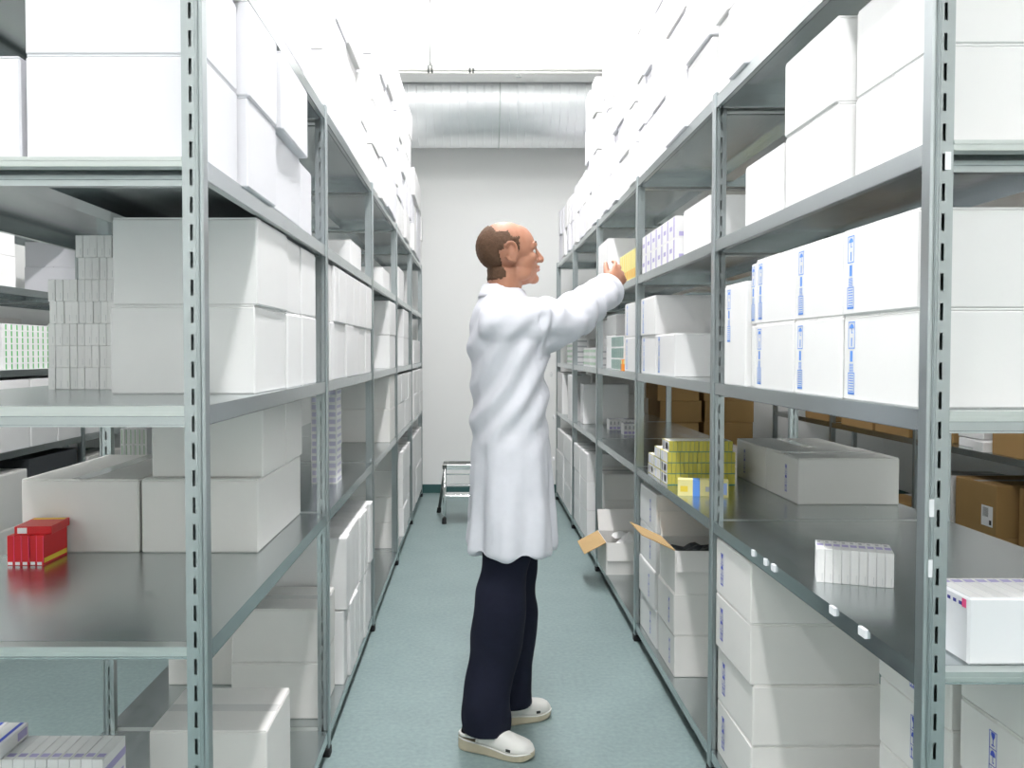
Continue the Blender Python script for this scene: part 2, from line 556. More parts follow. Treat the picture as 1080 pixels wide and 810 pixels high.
def rack(xf, s, frames, label, phrase, levels=LV):
    r = link('shelving_rack', None, loc=(xf, 0, 0))
    tag(r, label, 'shelving', 'steel shelving racks')
    for y in frames:
        for back in (0, 1):
            sg = -s if back else s
            p = link('post', post_mesh(sg), r, loc=(s * D * back, y, 0))
            link('foot', foot_mesh(sg), p)
        for z in levels:
            link('cross_beam', beam_mesh(s, y == frames[0]), r, loc=(0, y, z))
    for a, b_ in zip(frames[:-1], frames[1:]):
        for z in levels:
            sh = link('shelf', shelf_mesh(s, b_ - a), r, loc=(0, a, z))
            link('stiffener', stiff_mesh(b_ - a), sh, loc=(s * D * 0.5, 0, 0))
    return dict(o=r, xf=xf, s=s, fr=frames, ph=phrase, n=len(frames) - 1)


XL, XR = -0.493, 0.765
LF = [1.570 + 1.3 * i for i in range(6)]
RF = [1.4475 + 1.29 * i for i in range(6)]
RL = rack(XL, -1, LF, 'galvanised steel shelving rack of white cartons behind the man', 'rack behind him')
RR = rack(XR, 1, RF, 'galvanised steel shelving rack the man reaches into', 'rack he faces')
RFL = rack(-2.53, -1, [2.9 + 1.3 * i for i in range(5)], 'steel shelving rack across the aisle beyond the rack behind the man', 'outer rack behind him')
RFR = rack(2.75, 1, [2.80 + 1.25 * i for i in range(5)], 'steel shelving rack with brown cartons beyond the rack the man faces', 'outer rack facing him')

# white shelf-edge tags clipped on the lip of the shelf with the loose pack row
for (yy, zz, wy) in ((1.66, LV[1], .03), (1.80, LV[1], .026), (2.16, LV[1], .022), (2.22, LV[1], .014), (2.32, LV[1], .014)):
    mb = MB(); mb.cbox(-.0015, .0065, -wy / 2, wy / 2, -0.0165, 0.001, c=0.0006)
    build('shelf_edge_tag', mb, 'clear_label', RR['o'], loc=(0, yy, zz))
for (xx, zz) in ((.010, 1.115), (.0085, 1.012), (.029, 1.70)):
    mb = MB(); mb.cbox(-.005, .005, -.0005, .0005, -.015, .015, c=0.0002)
    build('post_sticker', mb, 'clear_label', RR['o'], loc=(xx, RF[0] - .0147, zz))

# ------------------------------------------------------------------ cartons
ORD = ['', 'first', 'second', 'third', 'fourth', 'fifth']
carton_cache = {}


def carton_mesh(wx, wy, h, mat):
    key = (round(wx, 3), round(wy, 3), round(h, 3), mat)
    if key not in carton_cache:
        m_ = MB()
        m_.cbox(-wx / 2, wx / 2, -wy / 2, wy / 2, 0, h - 0.0035, c=0.0035)
        carton_cache[key] = m_.mesh('carton_body', [mat])
    return carton_cache[key]


flap_cache = {}


def flap_meshes(wx, wy, h, mat):
    key = (round(wx, 3), round(wy, 3), round(h, 3), mat)
    if key not in flap_cache:
        res = []
        for sgn in (-1, 1):
            m_ = MB()
            if wx <= wy:
                a, b_ = (-wx / 2 + .001, -.0012) if sgn < 0 else (.0012, wx / 2 - .001)
                m_.cbox(a, b_, -wy / 2 + .002, wy / 2 - .002, h - .0042, h, c=0.0012)
            else:
                a, b_ = (-wy / 2 + .001, -.0012) if sgn < 0 else (.0012, wy / 2 - .001)
                m_.cbox(-wx / 2 + .002, wx / 2 - .002, a, b_, h - .0042, h, c=0.0012)
            res.append(m_.mesh('top_flap', [mat]))
        m_ = MB()
        tw = .024
        if wx <= wy:
            m_.box(-tw, tw, -wy / 2 + .003, wy / 2 - .003, h, h + .0004)
        else:
            m_.box(-wx / 2 + .003, wx / 2 - .003, -tw, tw, h, h + .0004)
        res.append(m_.mesh('packing_tape', ['tape']))
        flap_cache[key] = res
    return flap_cache[key]


def icon_strip(height, wide, dark):
    """printed handling marks in a u (across) / v (up) plane, list of polygons with ink index"""
    P = []
    R = lambda u0, u1, v0, v1: P.append([(u0, v0), (u1, v0), (u1, v1), (u0, v1)])
    w_ = wide; h = height; t = w_ * 0.07

    def frame(v0, v1):
        R(0, w_, v0, v0 + t); R(0, w_, v1 - t, v1); R(0, t, v0 + t, v1 - t); R(w_ - t, w_, v0 + t, v1 - t)

    def glass(v0, v1):
        c = w_ / 2; d = v1 - v0
        P.append([(c - .06 * w_, v0 + .5 * d), (c + .06 * w_, v0 + .5 * d), (c + .26 * w_, v0 + .72 * d), (c + .26 * w_, v1 - .08 * d), (c - .26 * w_, v1 - .08 * d), (c - .26 * w_, v0 + .72 * d)])
        R(c - .05 * w_, c + .05 * w_, v0 + .2 * d, v0 + .5 * d); R(c - .2 * w_, c + .2 * w_, v0 + .13 * d, v0 + .2 * d)

    def umbrella(v0, v1):
        c = w_ / 2; d = v1 - v0
        P.append([(c + .34 * w_ * math.cos(a), v0 + .52 * d + .36 * d * math.sin(a)) for a in [math.pi * i / 8 for i in range(9)]])
        R(c - .04 * w_, c + .04 * w_, v0 + .12 * d, v0 + .55 * d); R(c + .04 * w_, c + .16 * w_, v0 + .12 * d, v0 + .2 * d)

    def arrows(v0, v1):
        d = v1 - v0
        for c in (.3 * w_, .7 * w_):
            R(c - .05 * w_, c + .05 * w_, v0 + .14 * d, v0 + .6 * d)
            P.append([(c - .15 * w_, v0 + .56 * d), (c + .15 * w_, v0 + .56 * d), (c, v0 + .9 * d)])
        R(.12 * w_, .88 * w_, v0 + .08 * d, v0 + .14 * d)

    if dark:
        frame(0, h / 3); frame(h / 3 - t, 2 * h / 3); frame(2 * h / 3 - t, h)
        arrows(0, h / 3); umbrella(h / 3, 2 * h / 3); glass(2 * h / 3, h)
    else:
        frame(0, .30 * h); frame(.63 * h, h)
        umbrella(.82 * h, .99 * h)
        R(.42 * w_, .58 * w_, .66 * h, .78 * h)
        for i in range(6): R(.2 * w_, .8 * w_, .30 * h + i * .02 * h + .01 * h, .30 * h + i * .02 * h + .02 * h)
        R(.3 * w_, .7 * w_, .45 * h, .60 * h)
        for i in range(7): R(.15 * w_, .85 * w_, .04 * h + i * .035 * h, .04 * h + i * .035 * h + .014 * h)
        R(0, w_, 0, .03 * h)
    return P


def print_marks(parent, polys, org, ud, vd, nd, mat, name='handling_marks'):
    m_ = MB()
    o = Vector(org) + Vector(nd) * 0.0006
    ud = Vector(ud); vd = Vector(vd)
    for p in polys:
        m_.face([o + ud * u + vd * v for (u, v) in p])
    return build(name, m_, mat, parent)


def carton(x0, x1, y0, y1, z0, h, label, group, mat='white_card', flaps=True, rz=0.0, mark=None, cat='carton', mface=None):
    wx, wy = x1 - x0, y1 - y0
    o = link('carton', carton_mesh(wx, wy, h, mat), loc=((x0 + x1) / 2, (y0 + y1) / 2, z0), rz=rz)
    tag(o, label, cat, group)
    if flaps:
        a, b_, t = flap_meshes(wx, wy, h, mat)
        link('top_flap', a, o); link('top_flap', b_, o); link('packing_tape', t, o)
    if mark:
        kind, u0, w_, v0, hh = mark
        polys = icon_strip(hh, w_, kind == 'icons')
        ink = 'ink_blue' if kind == 'icons' else 'ink_lightblue'
        # on the face turned to the aisle of the right-hand rack (-X): u runs from the far end towards the camera
        print_marks(o, polys, (-wx / 2, wy / 2 - u0, v0), (0, -1, 0), (0, 0, 1), (-1, 0, 0), ink)
    return o


LAYER = {1: [''], 2: ['lower layer, ', 'upper layer, '], 3: ['lowest layer, ', 'middle layer, ', 'topmost layer, '],
         4: ['lowest layer, ', 'second layer, ', 'third layer, ', 'topmost layer, '],
         5: ['lowest layer, ', 'second layer, ', 'third layer, ', 'fourth layer, ', 'topmost layer, ']}


ROWS = {}


def bay_of(R, y):
    bay = 0
    for i, a in enumerate(R['fr'][:-1]):
        if a <= y: bay = i
    return R['n'] - bay


def where(R, lv, y):
    return '%s, %s bay from wall, %s' % (LVN[lv], ORD[bay_of(R, y)], R['ph'])


def stack(R, lv, y0, y1, d0, d1, hs, kind='white carton', mat='white_card', dd=None, flaps=True, mark=None, jit=0.004, rot=0.4):
    z = LV[lv]
    res = []
    for i, h in enumerate(hs):
        off = (dd[i] if dd else random.uniform(-jit, jit))
        a, b_ = d0 + off, d1 + off
        xa, xb = R['xf'] + R['s'] * a, R['xf'] + R['s'] * b_
        if xa > xb: xa, xb = xb, xa
        mk = mark[i] if isinstance(mark, list) else mark
        jy = random.uniform(-.002, .002)
        o = carton(xa, xb, y0 + jy, y1 + jy, z, h, 'white carton', None, mat if isinstance(mat, str) else mat[i], flaps, math.radians(random.uniform(-rot, rot)), mk)
        o.name = kind.replace(' ', '_')
        ROWS.setdefault((R['ph'], lv, bay_of(R, (y0 + y1) / 2), LAYER[len(hs)][i], kind), []).append((-(y0 + y1) / 2, o))
        res.append(o)
        z += h
    return res


def label_rows():
    """every carton says its layer, shelf and bay and, where there are several, which one counted from the wall"""
    for (ph, lv, bay, ly, kind), items in ROWS.items():
        items.sort(key=lambda t_: t_[0])
        for i, (_, o) in enumerate(items):
            nth = '%s in ' % (ORD + ['sixth', 'seventh', 'eighth', 'ninth', 'tenth', 'eleventh', 'twelfth'])[i + 1] if len(items) > 1 else ''
            lab = '%s, %s%s, %s%s bay from wall, %s' % (kind, ly, LVN[lv], nth, ORD[bay], ph)
            if len(lab.split()) > 16: lab = lab.replace('tall white', 'tall').replace('flat white', 'flat').replace('outer rack', 'rack')
            o['label'] = lab
            o['group'] = '%ss on the %s, %s' % (kind, LVN[lv], ph)


# ---- rack behind the man ----
# end bay
stack(RL, 3, 1.602, 1.835, .014, .345, [.2, .185], mat='cool_card', jit=.001, rot=.1)
stack(RL, 3, 1.610, 1.90, .362, .72, [.2], mat='cool_card', rot=.2)
stack(RL, 3, 1.845, 2.10, -.006, .33, [.195, .205], mat='cool_card', dd=[0, -.004])
stack(RL, 3, 2.112, 2.44, .004, .34, [.195, .19], mat='cool_card', dd=[0, -.024])
stack(RL, 3, 2.455, 2.63, .004, .34, [.192], mat='cool_card')
stack(RL, 2, 2.0, 2.322, .022, .362, [.21, .205], dd=[0, -.007], rot=.15)
stack(RL, 2, 2.332, 2.512, .02, .36, [.208, .203])
stack(RL, 2, 2.522, 2.74, .016, .355, [.21, .2])
stack(RL, 1, 2.29, 2.84, .412, .73, [.2], mat='warm_card', rot=.1)
for o in stack(RL, 1, 2.29, 2.85, .09, .406, [.2], mat='warm_card', rot=.1): pass
zz = LV[1] + .2
for (a, b_) in ((2.32, 2.60), (2.612, 2.848)):
    carton(XL - .39, XL - .085, a, b_, zz, .198, 'white carton laid upon another on the second shelf, %s' % ('facing the open rack end' if a < 2.5 else 'next to the slotted post'), None, 'warm_card')
stack(RL, 0, 2.24, 2.53, .062, .376, [.28], mat='warm_card', rot=.1)
# fourth bay
stack(RL, 3, 3.30, 3.75, .14, .47, [.10]); stack(RL, 3, 3.80, 4.12, .05, .4, [.145])
ys = [2.935, 3.02, 3.12, 3.30, 3.50, 3.70, 3.92, 4.13]
for a, b_ in zip(ys[:-1], ys[1:]): stack(RL, 2, a + .004, b_ - .004, .006, .37, [.207, .198], jit=.006)
stack(RL, 0, 2.95, 3.235, .045, .36, [.2, .19], mat='warm_card', rot=.1)
stack(RL, 0, 3.255, 3.60, .34, .69, [.2, .19, .21], mat='warm_card', rot=.1)
yy = 3.255
for i in range(8):
    wdt = [.09, .12, .1, .11, .12, .09, .11, .1][i]
    stack(RL, 0, yy, yy + wdt - .006, .004, .325, [.29, .285], kind='tall white carton', jit=.008, flaps=False); yy += wdt
# third bay
stack(RL, 3, 5.0, 5.36, .04, .5, [.14]); stack(RL, 2, 5.0, 5.36, .002, .37, [.2, .2]); stack(RL, 1, 5.09, 5.43, .012, .345, [.202, .2], mat='warm_card')
# second bay
stack(RL, 3, 5.95, 6.4, .03, .5, [.24]); stack(RL, 2, 6.0, 6.42, .0, .37, [.2, .2])
for i in range(4): stack(RL, 1, 5.505 + .31 * i, 5.805 + .31 * i, .004, .37, [.2, .19])
stack(RL, 0, 5.54, 5.86, .03, .4, [.17, .17, .17, .16], mat='warm_card')
stack(RL, 0, 5.90, 6.25, .0, .36, [.2, .2, .19]); stack(RL, 0, 6.28, 6.62, .01, .36, [.2, .2, .19])
# bay at the back wall
stack(RL, 3, 6.95, 7.5, .05, .5, [.26]); stack(RL, 2, 7.1, 7.5, .01, .37, [.2]); stack(RL, 2, 7.53, 7.95, .01, .37, [.2])
for i in range(3): stack(RL, 1, 6.84 + .38 * i, 7.20 + .38 * i, -.008, .37, [.2, .19])
for i in range(3): stack(RL, 0, 6.84 + .38 * i, 7.20 + .38 * i, .0, .37, [.3, .29])

# ---- rack the man faces ----
stack(RR, 3, 1.484, 1.808, .04, .43, [.178, .182], jit=.001, rot=.1)
stack(RR, 3, 1.82, 2.125, .006, .37, [.176, .182], dd=[0.003, 0], rot=.1)
stack(RR, 3, 2.15, 2.44, .01, .31, [.17])
strip = lambda h: ('strip', .022, .030, .012, h - .026)
for (a, b_) in ((1.487, 1.79), (1.797, 2.062), (2.069, 2.35)):
    stack(RR, 2, a, b_, .012, .40, [.176, .176], mark=strip(.176), jit=.002, rot=.1)
o = carton(XR + .014, XR + .3, 2.356, 2.392, LV[2] + .176, .172, 'narrow white carton with blue printed strip beside a tall carton', None, mark=('strip', .004, .026, .01, .15), flaps=False)
o.location.z = LV[2] + .176
carton(XR + .014, XR + .3, 2.356, 2.388, LV[2], .176, 'narrow white carton wedged beneath one with a blue strip', None, flaps=False)
stack(RR, 2, 2.40, 2.60, .004, .3, [.3], kind='tall white carton', mark=('strip', .03, .03, .13, .155))
icons = ('icons', .05, .030, .035, .10)
stack(RR, 0, 2.375, 2.714, .018, .385, [.174, .174, .174, .174], mark=icons, mat='warm_card', jit=.006)
icons2 = ('icons', .10, .024, .022, .10)
stack(RR, 0, 1.485, 1.725, .235, .62, [.146, .146, .146, .146, .112], mark=[icons2] * 4 + [None], mat='warm_card', jit=.002, rot=.1, kind='squat white carton')
stack(RR, 0, 1.76, 2.075, .235, .62, [.165, .165, .165, .165], mark=('icons', .15, .024, .03, .10), mat='warm_card', jit=.002, rot=.1, kind='squat white carton')
# fourth bay
stack(RR, 3, 2.91, 3.26, .035, .32, [.18])
stack(RR, 2, 3.34, 3.68, .022, .47, [.174], mark=('strip', .05, .03, .012, .15)); stack(RR, 2, 3.69, 4.003, .022, .47, [.174, .172], mark=('strip', .05, .03, .012, .15))
stack(RR, 1, 3.01, 3.335, .384, .745, [.168], mat='warm_card', rot=.1, mark=('icons', .2, .02, .03, .1)); stack(RR, 1, 3.345, 3.72, .388, .745, [.166], mat='warm_card', rot=.3, mark=('icons', .1, .02, .03, .1))
stack(RR, 0, 3.33, 3.62, .025, .37, [.168, .168], mat='warm_card', mark=('icons', .2, .02, .03, .1))
stack(RR, 0, 3.65, 4.0, .02, .33, [.168, .168, .168, .168], mark=('icons', .22, .02, .03, .1))
# third bay
stack(RR, 3, 4.92, 5.30, .01, .42, [.30]); stack(RR, 2, 4.075, 4.43, .022, .45, [.174, .172], mark=('strip', .05, .03, .012, .15))
stack(RR, 2, 4.95, 5.29, .06, .5, [.2, .12])
# second bay
stack(RR, 0, 5.39, 5.75, .06, .43, [.17, .17, .17], mat='warm_card'); stack(RR, 0, 5.80, 6.15, .01, .37, [.2, .2, .19]); stack(RR, 0, 6.2, 6.56, .01, .37, [.2, .2, .19])
stack(RR, 2, 6.0, 6.58, .2, .6, [.2, .13])
stack(RR, 1, 6.38, 6.58, .06, .4, [.3])
# bay at the back wall
stack(RR, 1, 6.95, 7.35, .2, .62, [.2, .2], mat='warm_card'); stack(RR, 1, 6.66, 6.9, .0, .15, [.36]); stack(RR, 1, 7.4, 7.85, .0, .4, [.36])
stack(RR, 2, 7.0, 7.8, .15, .55, [.2, .18]); stack(RR, 0, 6.68, 7.2, .0, .4, [.2, .2, .19]); stack(RR, 0, 7.25, 7.8, .0, .4, [.2, .2, .19])


# ---- cartons piled on the top shelves ----
def top_pile(R, y0, y1, tops, d0s, widths):
    y = y0; i = 0
    while y < y1 - .12:
        wd = widths[i % len(widths)]
        if y + wd > y1: wd = y1 - y
        zt = tops(y); d0 = d0s(y)
        nl = max(1, round((zt - LV[4]) / .215)); nl = min(nl, 5)
        h = (zt - LV[4]) / nl
        nl = max(1, min(nl, math.ceil((1.38 + .43 * (y + wd) + .2 - LV[4]) / h)))       # the rest is far above the frame
        hs = [h * random.uniform(.97, 1.03) for _ in range(nl)]
        stack(R, 4, y + .004, y + wd - .004, d0, d0 + .42, hs, mat=[random.choice(['white_card', 'cool_card']) for _ in range(nl)], dd=[random.uniform(-.012, .014) for _ in range(nl)], flaps=False, rot=.5)
        y += wd; i += 1


def bays(R, f):
    for a, b_ in zip(R['fr'][:-1], R['fr'][1:]): f(a + .03, b_ - .03)


def tl(y): return 3.06 if y < 4.6 else 3.10 if y < 5.4 else 3.2 if y < 6.45 else 2.86


def tr(y): return 3.04 if y < 4.0 else 2.95 if y < 5.0 else 3.10 if y < 5.75 else 2.62


bays(RL, lambda a, b_: top_pile(RL, a, b_, tl, lambda y: .015 if y < 4.5 else -.006, [.3, .26, .34, .22, .28]))
bays(RR, lambda a, b_: top_pile(RR, a, b_, tr, lambda y: .045 if y < 2.2 else .0, [.31, .33, .29, .16, .15] if a < 4 else [.16, .14, .2, .15, .17, .13]))

# ---- rack beyond the one behind the man ----
stack(RFL, 3, 4.25, 4.74, .02, .4, [.17, .15]); stack(RFL, 3, 5.56, 6.0, .02, .4, [.2, .16], mat='cool_card'); stack(RFL, 3, 3.2, 3.9, .02, .4, [.2])
for i in range(4): stack(RFL, 1, 4.24 + .31 * i, 4.54 + .31 * i, .01, .37, [.2, .19])
for i in range(3): stack(RFL, 1, 5.54 + .4 * i, 5.92 + .4 * i, .03, .37, [.2])
stack(RFL, 0, 4.24, 4.79, .0, .42, [.33, .30], mat='warm_card'); stack(RFL, 0, 4.83, 5.44, .0, .42, [.3, .27], mat='cool_card')
carton(-2.53 - .42, -2.53 - .01, 4.84, 5.42, LV[0] + .57, .105, 'flat dark grey case on white cartons, outer rack behind him', None, 'dark_case', cat='case')
stack(RFL, 0, 5.55, 6.1, .0, .42, [.3, .3], mat='warm_card'); stack(RFL, 2, 5.6, 6.1, .1, .5, [.2])
stack(RFL, 2, 4.62, 5.14, .2, .55, [.3], mat='warm_card'); stack(RFL, 1, 2.95, 3.5, .02, .4, [.2]); stack(RFL, 0, 3.0, 3.6, .02, .4, [.3])

# ---- rack beyond the one the man faces ----
def brown(R, lv, y0, y1, d0, d1, hs, lab=False, **k):
    rs = stack(R, lv, y0, y1, d0, d1, hs, kind='brown carton', mat='brown_card', **k)
    for o in rs[-1:]:
        if lab:
            wx = abs(d1 - d0)
            m_ = MB(); m_.box(-wx / 2 - .0008, -wx / 2, -(y1 - y0) / 2 + .03, -(y1 - y0) / 2 + .13, .05, .16)
            lb = build('shipping_label', m_, 'ink_white', o)
            m_ = MB()
            for i in range(5): m_.box(-wx / 2 - .0012, -wx / 2 - .0008, -(y1 - y0) / 2 + .07 + .01 * i, -(y1 - y0) / 2 + .074 + .01 * i, .10, .15)
            m_.box(-wx / 2 - .0012, -wx / 2 - .0008, -(y1 - y0) / 2 + .04, -(y1 - y0) / 2 + .06, .06, .085)
            build('barcode', m_, 'ink_black', lb)
    return rs


brown(RFR, 1, 4.12, 4.55, .03, .5, [.2], lab=True)
stack(RFR, 1, 4.70, 4.95, .08, .4, [.055] * 5, kind='flat white carton', flaps=False); brown(RFR, 1, 5.05, 5.27, .1, .5, [.2])
stack(RFR, 1, 4.585, 4.68, .0, .12, [.06], kind='small white carton', flaps=False)
brown(RFR, 0, 4.10, 4.42, .1, .6, [.28, .3]); brown(RFR, 0, 4.48, 4.86, .02, .5, [.3, .28], lab=True); stack(RFR, 0, 4.95, 5.25, .05, .45, [.2, .2, .15], mat='warm_card')
brown(RFR, 1, 5.4, 5.85, .02, .45, [.12]); brown(RFR, 1, 5.9, 6.4, .02, .45, [.12]); brown(RFR, 0, 5.36, 5.9, .05, .5, [.3]); brown(RFR, 1, 6.62, 7.1, .02, .45, [.14])
stack(RFR, 2, 4.2, 4.9, .05, .5, [.25], mat='warm_card'); stack(RFR, 2, 5.4, 6.2, .05, .5, [.25], mat='warm_card'); stack(RFR, 3, 4.2, 5.0, .05, .5, [.25], mat='warm_card'); stack(RFR, 2, 6.7, 7.4, .05, .5, [.25], mat='warm_card')
brown(RFR, 1, 2.95, 3.5, .05, .5, [.25]); brown(RFR, 0, 3.0, 3.7, .05, .5, [.3])

# brown cartons piled on the floor at the back wall in that aisle
for (x0, x1, hs, nm) in ((1.62, 1.985, [.19] * 7, 'nearer the slotted rack'), (2.03, 2.46, [.19] * 6 + [.15], 'beside the bare wall')):
    z = 0
    for i, h in enumerate(hs):
        j = random.uniform(-.012, .012)
        lab = 'brown carton, layer %s of the floor pile %s' % (['one', 'two', 'three', 'four', 'five', 'six', 'seven'][i], nm)
        carton(x0 + j, x1 + j - (.02 if i == 6 else 0), 7.45 + random.uniform(-.015, .015), 7.95, z, h, lab, 'brown cartons on the floor ' + nm, 'brown_card')
        z += h


# ---- open cartons ----
def open_carton(x0, x1, y0, y1, z0, h, label, flap_ang, paper_fill):
    t = link('open_carton', None, loc=((x0 + x1) / 2, (y0 + y1) / 2, z0))
    tag(t, label, 'carton')
    wx, wy = x1 - x0, y1 - y0; th = .004
    m_ = MB()
    m_.box(-wx / 2, wx / 2, -wy / 2, wy / 2, 0, th)
    m_.box(-wx / 2, wx / 2, -wy / 2, -wy / 2 + th, th, h); m_.box(-wx / 2, wx / 2, wy / 2 - th, wy / 2, th, h)
    m_.box(-wx / 2, -wx / 2 + th, -wy / 2 + th, wy / 2 - th, th, h); m_.box(wx / 2 - th, wx / 2, -wy / 2 + th, wy / 2 - th, th, h)
    build('carton_body', m_, 'warm_card', t)

    def flap(ax, sgn, ln, ang, inner):
        m2 = MB()
        W = (wy if ax == 'x' else wx) / 2 - .004
        a = math.radians(ang)
        base = sgn * (wx if ax == 'x' else wy) / 2
        o_ = base + sgn * math.cos(a) * ln; zt = h + math.sin(a) * ln
        nx, nz = -math.sin(a) * th * sgn, math.cos(a) * th
        prof = [(base, h), (o_, zt), (o_ + nx, zt + nz), (base + nx, h + nz)]
        ring = lambda v: [((p[0], v, p[1]) if ax == 'x' else (v, p[0], p[1])) for p in prof]
        m2.loft([ring(-W), ring(W)])
        fl = build('flap', m2, 'brown_edge' if inner else 'warm_card', t)
    flap('x', -1, wx * .42, flap_ang, True); flap('x', 1, wx * .3, 80, False)
    flap('y', -1, wy * .3, -78, False); flap('y', 1, wy * .4, 65, False)
    if paper_fill:
        for k_ in range(5):
            m_ = MB()
            cx, cy = random.uniform(-.05, .05), random.uniform(-.1, .1)
            rr = random.uniform(.05, .09)
            pts = [(cx + rr * math.cos(a) * random.uniform(.7, 1.2), cy + rr * math.sin(a) * random.uniform(.7, 1.2), h - .05 + random.uniform(0, .05)) for a in [i * math.pi / 3 for i in range(6)]]
            top = (cx, cy, h + random.uniform(-.01, .05))
            for i in range(6): m_.face([pts[i], pts[(i + 1) % 6], top])
            m_.face(pts[::-1])
            build('crumpled_paper', m_, 'white_card', t)
    else:
        m_ = MB(); ng = 12
        hx, hy = wx / 2 - .012, wy / 2 - .012
        g = [[(-hx + 2 * hx * i / ng, -hy + 2 * hy * j / ng, h - .035 + random.uniform(-.014, .016)) for j in range(ng + 1)] for i in range(ng + 1)]
        for i in range(ng):
            for j in range(ng):
                m_.face([g[i][j], g[i + 1][j], g[i + 1][j + 1], g[i][j + 1]])
        rim = [g[i][0] for i in range(ng + 1)] + [g[ng][j] for j in range(1, ng + 1)] + [g[i][ng] for i in range(ng - 1, -1, -1)] + [g[0][j] for j in range(ng - 1, 0, -1)]
        for p_, q_ in zip(rim, rim[1:] + rim[:1]):
            m_.face([(p_[0], p_[1], th), (q_[0], q_[1], th), q_, p_])
        m_.face([(-hx, -hy, th), (-hx, hy, th), (hx, hy, th), (hx, -hy, th)])
        build('dark_contents', m_, 'dark_case', t)
    return t


open_carton(XR + .028, XR + .37, 3.33, 3.60, LV[0] + .336, .168, 'open white carton with dark contents and a raised brown flap, on two cartons', 25, False)
open_carton(XR + .0, XR + .34, 4.88, 5.22, LV[0], .185, 'open white carton stuffed with paper on the bottom shelf', -28, True)


label_rows()

# ------------------------------------------------------------------ medicine packs
def pack_mesh(name, wx, wy, h, base, prints):
    """small folding carton; prints: (face, u0, u1, v0, v1, ink) with u, v as fractions; faces '-y', 'top', '+x', '-x'"""
    mats = [base]; m_ = MB()
    m_.cbox(-wx / 2, wx / 2, -wy / 2, wy / 2, 0, h, c=min(.0009, wx * .05))
    # tuck-flap line on the end
    e = .00035
    for (fc, u0, u1, v0, v1, ink) in prints:
        if ink not in mats: mats.append(ink)
        mi = mats.index(ink)
        L = lambda a, b_, t: a + (b_ - a) * t
        if fc == '-y':
            a, b_ = L(-wx / 2, wx / 2, u0), L(-wx / 2, wx / 2, u1); c, d_ = h * v0, h * v1
            m_.face([(a, -wy / 2 - e, c), (b_, -wy / 2 - e, c), (b_, -wy / 2 - e, d_), (a, -wy / 2 - e, d_)], mi)
        elif fc == 'top':
            a, b_ = L(-wx / 2, wx / 2, u0), L(-wx / 2, wx / 2, u1); c, d_ = L(-wy / 2, wy / 2, v0), L(-wy / 2, wy / 2, v1)
            m_.face([(a, c, h + e), (b_, c, h + e), (b_, d_, h + e), (a, d_, h + e)], mi)
        else:
            sg = 1 if fc == '+x' else -1
            a, b_ = L(-wy / 2, wy / 2, u0), L(-wy / 2, wy / 2, u1); c, d_ = h * v0, h * v1
            m_.face([(sg * (wx / 2 + e), a, c), (sg * (wx / 2 + e), b_, c), (sg * (wx / 2 + e), b_, d_), (sg * (wx / 2 + e), a, d_)][::sg], mi)
    return m_.mesh(name, mats)


def pack(me, loc, label, group, rz=0):
    o = link(me.name.split('.')[0], me, loc=loc, rz=rz)
    return tag(o, label, 'medicine pack', group)


def row(me, wx, n, x0, y, z, label, group, gap=.0006, rz=0.0, step=None):
    """n packs side by side, the row turned by rz about its first pack"""
    st = step or (wx + gap)
    for i in range(n):
        dx = wx / 2 + i * st
        pack(me, (x0 + dx * math.cos(rz), y + dx * math.sin(rz) + (0 if rz else random.uniform(-.0015, .0015)), z), label, group, rz + math.radians(random.uniform(-.5, .5)) * (0 if rz else 1))


# plain white packs next to the pair of big cartons (third shelf, end bay, behind the man)
pw = pack_mesh('plain_pack', .0188, .13, .058, 'pack_white', [('-y', .66, .74, .1, .4, 'ink_pale')])
pw2 = pack_mesh('orange_line_pack', .0188, .13, .058, 'pack_white', [('-y', .4, .6, .05, .95, 'ink_yellow')])
pw3 = pack_mesh('pink_dot_pack', .0188, .13, .044, 'pack_white', [('-y', .25, .75, .2, .6, 'ink_pink')])
z = LV[2]
for r_ in range(7):
    n_, x0 = (9, -1.128) if r_ < 5 else (5, -1.052)
    lab = 'plain white medicine pack in the %s row of the stack beside big cartons' % ['lowest', 'second', 'third', 'fourth', 'fifth', 'sixth', 'topmost'][r_]
    row(pw, .0188, n_, x0 + random.uniform(-.004, .004), 2.32, z, lab, 'stack of plain white packs, row %d' % (r_ + 1))
    z += .0583
# red packs
pr = pack_mesh('red_pack', .0182, .125, .076, 'pack_red', [('-y', .1, .75, 0.02, .12, 'ink_white'), ('-y', .93, 1, .12, 1, 'ink_pink'), ('+x', .02, .98, .08, .24, 'ink_yellow')])
row(pr, .0182, 5, -1.190, 2.215, LV[1], 'red medicine pack standing upright with white and yellow print', 'upright red packs', gap=.0004)
prl = pack_mesh('red_pack_flat', .092, .118, .021, 'pack_red', [('-y', .08, .34, .15, .85, 'ink_white'), ('top', .05, .95, .78, .95, 'ink_yellow')])
pack(prl, (-1.136, 2.225, LV[1] + .0762), 'red medicine pack lying flat across the upright red packs', None, .08)
